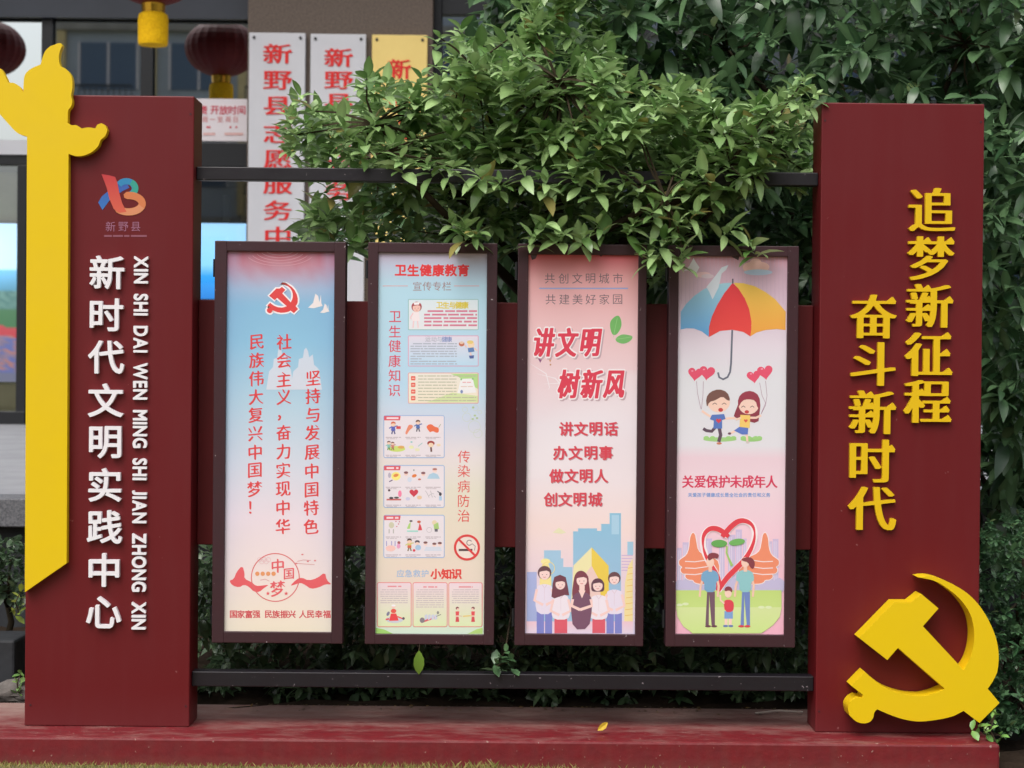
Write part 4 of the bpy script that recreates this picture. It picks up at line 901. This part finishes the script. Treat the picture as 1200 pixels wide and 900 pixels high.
# boy
ar.line([(235, 800), (222, 815), (200, 812), (187, 804)], 13, (78, 56, 74)); ar.line([(252, 800), (258, 830), (250, 858)], 14, (78, 56, 74)); ar.ell(252, 864, 11, 5, (196, 110, 80), 10)
ar.line([(225, 760), (200, 745), (182, 732)], 9, (240, 200, 180)); ar.line([(268, 765), (295, 762), (318, 762)], 9, (240, 200, 180))
ar.poly([(222, 748), (272, 745), (278, 765), (264, 770), (264, 804), (228, 804), (230, 772), (214, 766)], (70, 104, 180)); ar.heart(250, 772, 11, (206, 50, 66))
ar.ell(250, 696, 46, 42, (240, 200, 182), 20); ar.poly(smooth_poly([(202, 720), (198, 680), (215, 655), (250, 643), (285, 655), (298, 690), (285, 690), (265, 672), (235, 690), (212, 695)], 1), (104, 66, 58))
ar.ell(258, 728, 10, 8, (190, 50, 50), 12); 
for x in (234, 272): ar.line([(x-9, 706), (x, 700), (x+9, 706)], 2.6, (90, 50, 50))
# girl
ar.poly(smooth_poly([(335, 690), (315, 740), (310, 758), (350, 768), (410, 785), (416, 740), (420, 700)], 1), (128, 38, 54)); ar.line([(352, 815), (330, 806), (300, 822)], 9, (240, 200, 180)); ar.ell(294, 824, 7, 5, (90, 50, 70), 10); ar.line([(352, 815), (364, 830), (366, 855)], 9, (240, 200, 180)); ar.ell(368, 860, 8, 5, (206, 190, 190), 10)
ar.poly([(336, 795), (370, 800), (368, 828), (345, 828), (312, 812)], (76, 106, 190)); ar.poly([(338, 748), (378, 750), (376, 802), (334, 797)], (238, 196, 96)); ar.heart(360, 772, 8, (214, 80, 60)); ar.line([(378, 760), (402, 760), (422, 750)], 9, (240, 200, 180)); ar.line([(340, 760), (320, 768)], 8, (240, 200, 180))
ar.ell(372, 706, 42, 40, (240, 202, 186), 20); ar.poly(smooth_poly([(328, 722), (328, 680), (350, 655), (385, 650), (415, 670), (420, 720), (408, 722), (400, 690), (370, 684), (345, 690)], 1), (140, 40, 58)); ar.ell(364, 736, 9, 7, (190, 50, 50), 12)
for x in (350, 386): ar.line([(x-8, 718), (x, 712), (x+8, 718)], 2.6, (90, 50, 50))
ar.org(770, 520, 3.6)
for x, ch in zip((130, 181, 232, 283, 333, 383, 433, 483), '关爱保护未成年人'): ar.text(ch, x, 160, 56, (206, 36, 74), wx=.92, nib=(.02, 0), off=.012)
for i, ch in enumerate('关爱孩子健康成长是全社会的责任和义务'): ar.text(ch, 139+i*19.4, 216, 19, (96, 140, 206), off=.02)
bl = (198, 178, 214)
for x0, x1, y0 in ((84, 104, 440), (108, 134, 416), (200, 232, 400), (262, 285, 420), (300, 330, 384), (332, 358, 362), (362, 378, 400), (440, 462, 420), (466, 486, 412), (488, 512, 402)): ar.rect(x0, y0, x1, 605, bl, (190, 184, 220)); ar.rect(x0+4, y0+10, x0+8, 600, (214, 200, 226)); ar.rect(x0+12, y0+10, x0+16, 600, (214, 200, 226))
for i in range(14): ar.ell(98+i*32, 598, 26, 24+(i % 3)*8, (186, 178, 214), 14)
ar.rect(80, 618, 525, 700, (184, 210, 110), (190, 216, 120)); ar.poly([(80, 690), (525, 690), (518, 730), (490, 765), (440, 800), (150, 800), (110, 770), (86, 730)], (206, 222, 150), (196, 222, 130))
for sx in (1, -1):
    m = lambda x: x if sx == 1 else 607-x
    hand = [(m(x), y) for x, y in ((148, 374), (160, 380), (165, 410), (172, 450), (196, 470), (238, 480), (262, 500), (262, 560), (225, 590), (185, 592), (158, 586), (152, 574), (132, 574), (118, 562), (122, 550), (104, 546), (98, 530), (108, 520), (94, 512), (92, 494), (104, 484), (125, 470), (136, 440), (138, 400))]
    hand = smooth_poly(hand, 1)
    if sx == -1: hand = hand[::-1]
    ar.line(hand, 7, (240, 226, 230), True); ar.poly(hand, (232, 128, 92))
    for y in (494, 522, 548): ar.line([(m(118), y+2), (m(160), y+4), (m(215), y-4)], 4, (240, 220, 222))
HL = [(302, 392), (280, 372), (250, 356), (218, 358), (196, 384), (192, 420), (200, 462), (222, 505), (248, 545), (262, 585), (258, 620)]
HR = [(258, 620), (290, 570), (330, 530), (370, 490), (400, 440), (414, 390), (408, 350), (385, 328), (350, 322), (315, 345), (275, 392)]
def hl(P, w0, c, w1=.3): ar.line(smooth_open(P), [w0*(w1+(1-w1)*abs(math.sin(math.pi*(i/(len(smooth_open(P))-1)*1.5+.2)))) for i in range(len(smooth_open(P)))], c)
def smooth_open(P):
    for _ in range(2):
        Q = [P[0]]
        for a_, b_ in zip(P, P[1:]): Q += [(a_[0]*.75+b_[0]*.25, a_[1]*.75+b_[1]*.25), (a_[0]*.25+b_[0]*.75, a_[1]*.25+b_[1]*.75)]
        P = Q+[P[-1]]
    return P
ar.line(smooth_open(HL), 26, (242, 228, 232)); ar.line(smooth_open(HR), 26, (242, 228, 232)); hl(HL, 22, (216, 44, 58)); hl(HR, 23, (216, 44, 58))
ar.ell(262, 421, 34, 16, (84, 158, 70), 18); ar.ell(337, 415, 34, 14, (96, 168, 78), 18, -.15); ar.line([(295, 432), (293, 460), (305, 490), (316, 515)], [8, 7, 8, 12], (150, 196, 96))
def adult(x, hy, hair, top, bot, shoe, dx):
    for s_ in (-1, 1): ar.poly([(x+s_*4-9, 624), (x+s_*12+8, 624), (x+s_*13+7, 766), (x+s_*13-7, 766)], bot); ar.ell(x+s_*13+4*dx, 770, 13, 5, shoe, 10)
    ar.line([(x-28, 560), (x-40, 600), (x-44, 646)], 9, (236, 190, 170)); ar.line([(x+28, 560), (x+36, 600), (x+32, 646)], 9, (236, 190, 170))
    ar.poly(smooth_poly([(x-36, 545), (x-14, 532), (x+14, 532), (x+34, 545), (x+38, 578), (x+25, 582), (x+24, 626), (x-24, 626), (x-25, 582), (x-40, 578)], 1), top)
    ar.rect(x-7, 512, x+8, 540, (236, 190, 170)); ar.ell(x, 500, 17, 22, (240, 198, 180), 16)
adult(224, 0, 0, (104, 156, 196), (98, 66, 84), (90, 50, 60), 1); ar.poly(smooth_poly([(214, 488), (214, 466), (236, 458), (262, 466), (258, 484), (236, 482), (222, 494)], 1), (120, 40, 52))
adult(372, 0, 0, (130, 190, 196), (96, 120, 186), (206, 44, 60), -1); ar.poly(smooth_poly([(358, 494), (356, 486), (376, 478), (400, 480), (414, 500), (408, 530), (392, 522), (384, 500)], 1), (120, 40, 52))
for s_ in (-1, 1): ar.rect(300+s_*9-6, 730, 300+s_*9+6, 765, (240, 200, 184)); ar.ell(300+s_*11, 769, 11, 5, (80, 110, 170), 10)
ar.poly([(284, 706), (320, 706), (320, 738), (284, 738)], (110, 150, 206)); ar.poly(smooth_poly([(280, 664), (300, 656), (322, 664), (325, 690), (318, 710), (286, 710)], 1), (214, 48, 66)); ar.line([(284, 675), (268, 660), (266, 638)], 7, (240, 200, 184)); ar.ell(300, 630, 15, 20, (240, 200, 184), 14); ar.poly(smooth_poly([(284, 624), (286, 606), (304, 600), (318, 612), (316, 630), (306, 618)], 1), (120, 40, 52))
for x, y in ((95, 680), (120, 676), (440, 690), (470, 690)): ar.ell(x, y, 14, 6, (214, 228, 180), 10)
ar.org(0, 0, 1)
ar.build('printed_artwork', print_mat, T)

# ================================================================ PLANTS
rng = np.random.default_rng(12)
def leaf_shape(wr, droop, fold, rows=((0, .1), (.13, .5), (.34, .94), (.6, .98), (.82, .62), (1, 0))):
    """leaf of length 1 along +X, width wr, arching down, folded along the midrib; returns verts, faces"""
    V = []; F = []; idx = []
    for t, w_ in rows:
        z = -droop*t*t; hw = wr*.5*w_
        if t in (0, 1): idx.append((len(V),)); V.append((t*(1-.12*droop), 0, z))
        else:
            idx.append((len(V), len(V)+1, len(V)+2)); x = t*(1-.12*droop)
            V += [(x, -hw, z+hw*fold), (x, 0, z), (x, hw, z+hw*fold)]
    for a, b in zip(idx, idx[1:]):
        if len(a) == 1: F += [(a[0], b[0], b[1]), (a[0], b[1], b[2])]
        elif len(b) == 1: F += [(a[0], b[0], a[1]), (a[1], b[0], a[2])]
        else: F += [(a[0], b[0], b[1], a[1]), (a[1], b[1], b[2], a[2])]
    return np.array(V, float), F
def rotm(dirv, roll):
    x = np.array(dirv, float); x /= np.linalg.norm(x); up = np.array([0, 0, 1.]); 
    if abs(x[2]) > .97: up = np.array([0, 1., 0])
    y = np.cross(up, x); y /= np.linalg.norm(y); z = np.cross(x, y)
    c, s = math.cos(roll), math.sin(roll); return np.stack([x, c*y+s*z, -s*y+c*z], 1)
def shoot(p, d, L, nl, spread=1.0, droop=.2, tip_up=True):
    """leaves in pairs up a shoot: list of (pos, 3x3, length)"""
    out = []; d = np.array(d, float); d /= np.linalg.norm(d); a = np.cross(d, [.3, .2, .9]); a /= np.linalg.norm(a); b = np.cross(d, a)
    ph = rng.uniform(0, 6.28); H = L*.75
    for i in range(nl):
        t = (i//2+rng.uniform(-.2, .2))/max(1, nl/2-1); th = ph+(i % 2)*math.pi+(i//2)*1.9+rng.uniform(-.35, .35)
        side = a*math.cos(th)+b*math.sin(th); k = spread*(1.35-.95*max(0, t))
        v = side*k+d*.75+np.array([0, 0, -droop*(1.2-t)]); v /= np.linalg.norm(v)
        out.append((p+d*H*(t-1)*.8, rotm(v, rng.uniform(-.5, .5)), L*rng.uniform(.65, 1.1)*(1-.22*max(0, t))))
    return out
def colvar(base, base2, tipc, n):
    t = rng.random((n, 1)); c = np.array(base)*(1-t)+np.array(base2)*t
    m = rng.random(n) < .02; c[m] = np.array(tipc); return c*rng.uniform(.85, 1.15, (n, 1))
def build_foliage(parent, leaves, shapes, base, base2, tipc, n_single, depth_key=None, stuffname='foliage'):
    """the leaves that show largest become leaf objects sharing meshes, the others one foliage mesh"""
    key = [np.dot(l[0]-CAM, AX_F)/l[2] for l in leaves]
    def seen(p):
        v = p-CAM; z = v@AX_F; x = 600+FPX*(v@AX_R)/z; y = 450-FPX*(v@AX_U)/z
        return -10 < x < 1210 and -10 < y < 910
    order = sorted(range(len(leaves)), key=lambda i: key[i]-(0 if seen(leaves[i][0]) else -1e6))
    single = set(order[:n_single]); bucket = {}
    if n_single:
        cols = colvar(base, base2, tipc, 12); mesh = []
        for k in range(12):
            V, F = shapes[k % len(shapes)]; me = bpy.data.meshes.new('leaf'); me.from_pydata([tuple(v) for v in V], [], F); me.materials.append(leaf_mat)
            ca = me.color_attributes.new('Col', 'FLOAT_COLOR', 'POINT')
            mid = np.array([1.25 if abs(v[1]) < 1e-6 else .95 for v in V]); dat = np.concatenate([cols[k][None, :]*mid[:, None], np.ones((len(V), 1))], 1)
            ca.data.foreach_set('color', dat.ravel()); me.polygons.foreach_set('use_smooth', [True]*len(F)); mesh.append(me)
        wl = WORLD(parent)
        for i in sorted(single):
            p, R, L = leaves[i]; o = bpy.data.objects.new('leaf', mesh[rng.integers(12)]); COL.objects.link(o); o.parent = parent
            o.matrix_local = Matrix.Translation(Vector(p)-wl) @ Matrix([list(r) for r in R]).to_4x4() @ Matrix.Scale(L, 4)
    rest = [leaves[i] for i in range(len(leaves)) if i not in single]
    if not rest: return
    VV = []; FF = []; CC = []; b = 0; cols = colvar(base, base2, tipc, len(rest)); sel = rng.integers(0, len(shapes), len(rest))
    for (p, R, L), c, s_ in zip(rest, cols, sel):
        V, F = shapes[s_]; VV.append(V@R.T*L+p); FF += [tuple(i+b for i in f) for f in F]; b += len(V)
        mid = np.where(np.abs(V[:, 1]) < 1e-6, 1.25, .95); CC.append(np.concatenate([c[None, :]*mid[:, None], np.ones((len(V), 1))], 1))
    VV = np.concatenate(VV); me = bpy.data.meshes.new(stuffname); me.from_pydata(VV.tolist(), [], FF); me.materials.append(leaf_mat)
    ca = me.color_attributes.new('Col', 'FLOAT_COLOR', 'POINT'); ca.data.foreach_set('color', np.concatenate(CC).ravel()); me.polygons.foreach_set('use_smooth', [True]*len(FF))
    o = bpy.data.objects.new(stuffname, me); COL.objects.link(o); o['kind'] = 'stuff'
    o.parent = parent; o.location = -WORLD(parent)
def inside(poly, x, y):
    r = False; n = len(poly)
    for i in range(n):
        (x1, y1), (x2, y2) = poly[i], poly[(i+1) % n]
        if (y1 > y) != (y2 > y) and x < (x2-x1)*(y-y1)/(y2-y1)+x1: r = not r
    return r
def sample(poly, n):
    xs = [p[0] for p in poly]; ys = [p[1] for p in poly]; out = []
    while len(out) < n:
        x, y = rng.uniform(min(xs), max(xs)), rng.uniform(min(ys), max(ys))
        if inside(poly, x, y): out.append((x, y))
    return out
def tree(name, label, cat, base, trunk_r, top, crown_pts, group=None, twigs=True):
    """trunk with forking limbs that reach into the crown"""
    T = thing(name, label, cat, base, group); base = Vector(base); top = Vector(top)
    mid = base.lerp(top, .5)+Vector((.03, .02, 0)); MB().tube([base, mid, top], trunk_r, trunk_r*.55, n=10).build('trunk', bark, T, smooth=True)
    lim = [crown_pts[i] for i in rng.choice(len(crown_pts), min(9, len(crown_pts)), replace=False)]
    ends = []
    for q in lim:
        q = Vector(q); s_ = mid.lerp(top, rng.uniform(.2, 1)); m_ = s_.lerp(q, .5)+Vector(rng.uniform(-.05, .05, 3)); m_.z += .05
        MB().tube([s_, m_, q], trunk_r*.5, trunk_r*.14, n=7).build('branch', bark, T, smooth=True); ends.append((m_, q))
    if twigs:
        tw = MB()
        for p in crown_pts[::2]:
            p = Vector(p); m_, q = min(ends, key=lambda e: min((e[0]-p).length, (e[1]-p).length)); s_ = m_ if (m_-p).length < (q-p).length else q
            if (s_-p).length < .28: tw.tube([s_, s_.lerp(p, .5)+Vector(rng.uniform(-.02, .02, 3)), p], .006, .0025, n=3, cap=False)
        if tw.v: o = tw.build('twigs', bark, T); o['kind'] = 'stuff'
    return T
# leaf kinds
OSM = [leaf_shape(.44, d, f) for d, f in ((.2, .2), (.38, .2), (.55, .25), (.3, .35), (.7, .2))]
LNG = [leaf_shape(.36, d, f) for d, f in ((.3, .2), (.5, .2), (.65, .2), (.2, .3))]
RND = [leaf_shape(.55, d, f, rows=((0, .2), (.35, .9), (.7, .9), (1, 0))) for d, f in ((.1, .3), (.2, .25), (.3, .2))]
g_light, g_light2 = C(82, 118, 58), C(162, 190, 128); g_tip = C(150, 140, 80)
g_dark, g_dark2 = C(42, 72, 44), C(102, 134, 92); g_dtip = C(88, 104, 66)
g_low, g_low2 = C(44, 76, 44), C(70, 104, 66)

# --- bright osmanthus bush leaning over the stand
def crown_shoots(region, n, Yf, Lr, nl, up, spread, droop, thick):
    """shoots over an uneven crown surface; depth surface Yf(x,y)->front depth, thick = how far the crown goes back"""
    S = []
    for x, y in sample(region, n):
        y0 = Yf(x, y); Y = y0+thick*rng.random()**1.6
        p = np.array(U(x, y, Y)); d = np.array([rng.normal(0, .35), -.5+rng.normal(0, .22), up+rng.normal(0, .22)])
        S.append((p, shoot(p, d, rng.uniform(*Lr), nl+int(rng.integers(-2, 3)), spread, droop)))
    return S
lump = [(rng.uniform(330, 980), rng.uniform(-40, 330), rng.uniform(26, 50), rng.uniform(.15, .45)) for _ in range(46)]
def bumps(x, y): return -max([a*math.exp(-((x-cx)**2+(y-cy)**2)/(2*r*r)) for cx, cy, r, a in lump]+[0])
bushA = [(330, 128), (338, 112), (352, 122), (368, 128), (396, 128), (410, 108), (432, 88), (470, 98), (505, 76), (528, 62), (552, 48), (575, 44), (600, 24), (622, -30), (700, -40), (716, 60), (760, 96), (840, 98), (880, 118), (925, 96), (958, 106), (956, 200), (940, 214), (905, 212), (870, 232), (840, 236), (825, 296), (792, 316), (765, 320), (740, 286), (700, 282), (660, 284), (610, 286), (560, 276), (540, 290), (500, 276), (460, 272), (430, 284), (405, 290), (385, 286), (350, 276), (352, 240), (376, 222), (410, 200), (380, 196), (350, 190), (338, 160)]
SH = crown_shoots(bushA, 470, lambda x, y: .42+bumps(x, y)+(.0 if y < 230 else .15), (.084, .112), 11, .8, 1.25, .05, .75)
front = [(388, 150), (420, 180), (470, 190), (540, 190), (620, 200), (700, 205), (780, 208), (860, 200), (905, 196), (905, 120), (820, 110), (740, 108), (700, 60), (620, 60), (540, 80), (470, 110)]
SH += crown_shoots(front, 180, lambda x, y: .16+bumps(x, y)*.9, (.08, .106), 11, .85, 1.25, .03, .25)
# sprays hanging in front of the rail and the case tops
def at_spray(lst, L0, L1, nl, up=.2, spread=1.0):
    S = []
    for x, y, Y in lst:
        p = np.array(U(x, y, Y)); S.append((p, shoot(p, np.array([rng.normal(0, .3), -.5, up+.45+rng.normal(0, .2)]), rng.uniform(L0*1.12, L1*1.12), nl+1, 1.25, .12)))
    return S
SH += at_spray([(560, 205, -.04), (585, 212, -.03), (612, 200, -.05), (640, 212, -.04), (668, 205, -.06), (700, 215, -.05), (728, 208, -.04), (752, 216, -.06), (800, 210, -.04), (835, 214, -.03), (868, 206, -.03), (890, 200, .0), (470, 186, .0), (500, 192, -.02), (530, 196, -.03), (780, 232, -.07), (765, 250, -.08), (795, 262, -.08), (778, 282, -.08), (815, 250, -.06), (742, 262, -.06), (758, 296, -.07), (800, 296, -.07), (640, 262, -.03), (655, 268, -.03), (625, 275, -.02), (545, 264, -.02), (560, 272, -.02), (528, 262, .05), (860, 268, -.02), (880, 285, -.02), (700, 262, -.02), (685, 276, -.01), (425, 262, .2), (412, 280, .2)], .07, .095, 9)
SH += at_spray([(352, 112, .1), (366, 130, .1), (340, 134, .1), (348, 158, .1), (372, 168, .12), (364, 150, .1), (395, 178, .1), (430, 92, .15), (452, 98, .15), (515, 44, .2), (540, 34, .2), (944, 92, .06), (930, 104, .04), (955, 112, .0)], .065, .085, 9, .6)
lv = [l for _, s_ in SH for l in s_]; cps = [tuple(p) for p, _ in SH]
bb = U(640, 437, .95); T = tree('osmanthus_bush', 'light green broadleaf bush spilling over the top rail between the two pillars', 'bush', (bb.x, .95, .15), .05, (bb.x, .85, 1.75), cps)
build_foliage(T, lv, OSM, g_light, g_light2, g_tip, 300)

# --- dark inner crown and darker evergreen tree on the right
SH = []
lump = [(rng.uniform(560, 1240), rng.uniform(-80, 560), rng.uniform(30, 62), rng.uniform(.2, .6)) for _ in range(70)]
treeB = [(590, -70), (1300, -70), (1300, 640), (1150, 640), (1140, 420), (1100, 300), (940, 330), (700, 330), (560, 320), (350, 300), (345, 250), (420, 220), (520, 180), (560, 120)]
SH += crown_shoots(treeB, 560, lambda x, y: 1.4+bumps(x, y), (.14, .18), 9, .35, 1.3, .25, .9)
treeC = [(620, -70), (1300, -70), (1300, 560), (1150, 560), (1150, 150), (960, 130), (860, 110), (720, 90)]
SH += crown_shoots(treeC, 170, lambda x, y: 1.1+bumps(x, y), (.13, .175), 10, .3, 1.3, .25, .3)
edge = [(1148, 150), (1215, 130), (1215, 520), (1152, 480)]
SH += crown_shoots(edge, 44, lambda x, y: .35+rng.uniform(0, .3), (.11, .14), 10, .4, 1.3, .2, .3)
SH += crown_shoots([(800, 190), (962, 150), (962, 350), (860, 350), (800, 330)], 50, lambda x, y: .75+rng.uniform(0, .2), (.1, .135), 10, .4, 1.3, .2, .3)
lv = [l for _, s_ in SH for l in s_]; cps = [tuple(p) for p, _ in SH]
# deep fill so that the crown is dense
for x, y in sample([(560, -80), (1330, -80), (1330, 700), (560, 700)], 1000):
    p = np.array(U(x, y, rng.uniform(1.75, 2.3)))
    if p[2] > .3: lv += shoot(p, np.array([rng.normal(0, .5), -.7, .1]), rng.uniform(.14, .2), 8, 1.0, .3)
bb = U(1010, 437, 1.5); T = tree('evergreen_tree', 'dark green tree with long drooping leaves rising behind the right pillar', 'tree', (bb.x, 1.5, .18), .05, (bb.x, 1.5, 2.2), cps)
build_foliage(T, lv, LNG, g_dark, g_dark2, g_dtip, 300)

# --- low hedge behind the stand, small shrubs left and right
def shrub(name, label, region, n, Y0, Y1, L, base, single, colors=(g_low, g_low2), shapes=RND, nl=7, up=.4, fill=0, group=None):
    S = []
    for x, y in sample(region, n):
        p = np.array(U(x, y, Y0+(Y1-Y0)*rng.random()**1.4)); 
        if p[2] < .13: p[2] = .13
        S.append((p, shoot(p, np.array([rng.normal(0, .5), -.6+rng.normal(0, .3), up+rng.normal(0, .3)]), rng.uniform(*L), nl, 1.0, .1)))
    cps = [tuple(p) for p, _ in S]; T = tree(name, label, 'shrub', base, .016, (base[0], base[1], base[2]+.3), cps, group, twigs=False)
    lv = [l for _, s_ in S for l in s_]; build_foliage(T, lv, shapes, colors[0], colors[1], g_dtip, single); return T
x_ = U(590, 437, .8).x
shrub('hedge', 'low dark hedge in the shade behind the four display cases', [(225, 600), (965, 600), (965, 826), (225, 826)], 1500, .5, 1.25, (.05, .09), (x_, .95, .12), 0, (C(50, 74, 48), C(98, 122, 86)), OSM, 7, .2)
shrub('hedge', 'dark leafy shrub filling the gaps above the back panel', [(236, 300), (965, 290), (965, 420), (236, 420)], 1, .9, 1.2, (.05, .08), (x_-.9, 1.0, .12), 0) if False else None
shrub('small_leaved_shrub', 'small-leaved dark green shrub beside the yellow emblem at the right edge', [(1146, 610), (1240, 590), (1240, 905), (1185, 905), (1150, 860)], 420, .05, .75, (.028, .05), (U(1200, 437, .45).x, .45, .05), 300, (C(46, 80, 50), C(92, 126, 88)), RND, 9)
shrub('small_leaved_shrub', 'small rounded shrub by the left pillar beneath the granite kerb', [(-40, 622), (22, 630), (30, 660), (28, 700), (16, 722), (-40, 700)], 90, .9, 1.3, (.035, .055), (U(5, 437, 1.1).x, 1.1, .16), 200, (C(48, 72, 46), C(86, 108, 78)), RND, 8)
# sprig of bright leaves at the foot of the emblem, bright sprouts near the left pillar
def sprig(label, pts, L, cols, Y, name='leafy_sprig', root=None):
    b = U(*pts[0], Y); T = thing(name, label, 'plant', (b.x, b.y, b.z)); lv = []
    P = [U(x, y, Y+rng.uniform(-.02, .02)) for x, y in pts]
    if root is not None: P = [Vector(root), Vector(root).lerp(P[0], .5)+Vector((.02, -.01, .04))]+P
    MB().tube(P, .0035, .002, n=5).build('stem', bark, T)
    P = P[-len(pts):]
    for p in P: lv += shoot(np.array(p), np.array([rng.normal(0, .4), -.6, .6]), L, 4, 1.1, .1)
    build_foliage(T, lv, RND, cols[0], cols[1], g_tip, len(lv)); return T
sprig('bright green sprig curling up against the lower tip of the emblem', [(1168, 872), (1160, 855), (1166, 838), (1152, 860), (1172, 862), (1148, 852)], .045, (C(96, 146, 70), C(140, 180, 100)), -.12)
sprig('yellow green sprout at the left edge above the soil', [(22, 718), (18, 706), (24, 694)], .05, (C(120, 140, 50), C(150, 160, 70)), .7)
sprig('small green weed growing out of the soil at the left edge', [(22, 812), (20, 800), (24, 790)], .04, (C(90, 130, 60), C(120, 150, 80)), .5)
sprig('twig of green leaves poking over the bottom rail below the second case', [(592, 764), (585, 772), (598, 775), (582, 780)], .06, (C(70, 104, 66), C(100, 136, 96)), .02, root=(.02, .6, .5))

# rock and stone edging at the left
slab_ = MB().box(-2.6, U(24, 437, .75).x, .7, .95, .09, .30).build('stone_block', dark_stone, bevel=.01); tag(slab_, 'dark grey stone block lying in the bed at the left edge', 'stone')
rk = MB(); pc = U(8, 785, .45)
bm = bmesh.new(); bmesh.ops.create_icosphere(bm, subdivisions=3, radius=1)
for v in bm.verts: f = 1+.25*math.sin(v.co.x*4+1)*math.cos(v.co.y*3)+random.uniform(-.05, .05); v.co = Vector((v.co.x*.13*f, v.co.y*.07*f, v.co.z*.045*f))
me = bpy.data.meshes.new('rock'); bm.to_mesh(me); bm.free(); me.materials.append(mat('rock', C(112, 106, 102), .9, .2, bump=.6, bscale=30, var=.7, vscale=20)); o = bpy.data.objects.new('rock', me); COL.objects.link(o); o.location = (pc.x, .55, .13); tag(o, 'rough grey rock on the soil beside the plinth at the left edge', 'rock')

# loose leaves
def loose(label, x, y, Y, L, rotz, pitch, col, lift=.004, z=None):
    V, F = leaf_shape(.42, .15, .3); p = U(x, y, Y)
    me = bpy.data.meshes.new('fallen_leaf'); me.from_pydata([tuple(v*L) for v in V], [], F); me.materials.append(leaf_mat)
    ca = me.color_attributes.new('Col', 'FLOAT_COLOR', 'POINT'); ca.data.foreach_set('color', [q for _ in V for q in (*col, 1)])
    o = bpy.data.objects.new('fallen_leaf', me); COL.objects.link(o); o.location = (p.x, p.y, z if z else p.z); o.rotation_euler = (rad(75), pitch, rotz); return tag(o, label, 'leaf')
loose('fallen yellow leaf lying on the plinth below the third display case', 700, 858, -.08, .05, .5, rad(-28), C(232, 196, 60), z=Zp+.016)
T = thing('drooping_twig', 'thin twig with one light green leaf hanging over the bottom rail below the second case', 'twig', U(491, 752, .02))
qa = U(491, 762, .015); MB().tube([(qa.x+.12, .6, qa.z+.12), (qa.x+.03, .3, qa.z+.10), (qa.x+.004, .05, qa.z+.045), (qa.x, .015, qa.z)], .0028, .0014, n=5).build('stem', bark, T)
V, F = leaf_shape(.42, .15, .3, rows=((0, .1), (.13, .5), (.34, .94), (.6, .98), (.82, .62), (1, 0))); lb = MB(); Rm = rotm((-.05, -.1, -1), .0)
lb.add([tuple(Vector(q)+Vector(qa)) for q in (V@np.array([[0, 0, -1], [1, .25, 0], [0, -1, 0]]))*.085], F, C(120, 158, 60)); lb.build('leaf', leaf_mat, T, smooth=True)
R1 = random.Random(8)
lt = MB()
for i in range(230):
    x = R1.uniform(-1.0, 1.02); y = .42-abs(R1.gauss(0, .07)); V, F = leaf_shape(.5, .1, .2, rows=((0, .2), (.5, 1), (1, 0))); L = R1.uniform(.006, .022); Rm = rotm((R1.uniform(-1, 1), R1.uniform(-1, 1), .05), R1.uniform(-.3, .3))
    c = R1.choice([C(120, 92, 56), C(150, 120, 70), C(96, 82, 50), C(84, 70, 60)]); lt.add([tuple(q) for q in (V@Rm.T*L+np.array([x, min(y, .41), Zp+.004]))], F, c)
o = lt.build('leaf_litter', leaf_mat); tag(o, 'scattered dry leaf bits along the back of the plinth', 'leaf litter', kind='stuff')
# twig on the plinth near the right pillar
p0, p1 = U(885, 831, .3), U(941, 823, .3); o = MB().tube([(p0.x, .3, Zp+.006), ((p0.x+p1.x)/2, .31, Zp+.014), (p1.x, .3, Zp+.012)], .004, .003, n=6).build('twig', mat('dry_twig', C(170, 160, 152), .8)); tag(o, 'pale dry twig lying on the plinth by the right pillar', 'twig')

# grass along the foot of the plinth
gr = MB(); R2 = random.Random(2)
for i in range(13000):
    y = R2.uniform(-1.6, -.2) if i % 3 else -.19-abs(R2.gauss(0, .03)); x = R2.uniform(-2.2, 2.1); f = .25+.75*max(0, math.sin(x*2.1+1)+.4)
    if x > .25 and R2.random() < .85 and y > -.3: continue
    h = R2.uniform(.008, .032)*(.6+.6*f)*(.85 if y > -.26 and x < 0 else .6); a_ = R2.uniform(0, 6.28); wd = .0022; lx, ly = R2.gauss(0, .35)*h, R2.gauss(0, .35)*h
    c = lerp(C(112, 122, 58), C(176, 162, 104), R2.random()**.8)
    gr.add([(x-wd*math.cos(a_), y-wd*math.sin(a_), .028), (x+wd*math.cos(a_), y+wd*math.sin(a_), .028), (x+lx*.4, y+ly*.4, h*.6+.03), (x+lx, y+ly, h+.03)], [(0, 1, 2), (2, 1, 3)], c)
o = gr.build('grass', grass_mat); tag(o, 'short dry yellow green grass along the foot of the plinth', 'grass', kind='stuff')

bpy.data.objects.remove(_to); bpy.data.curves.remove(_tc)
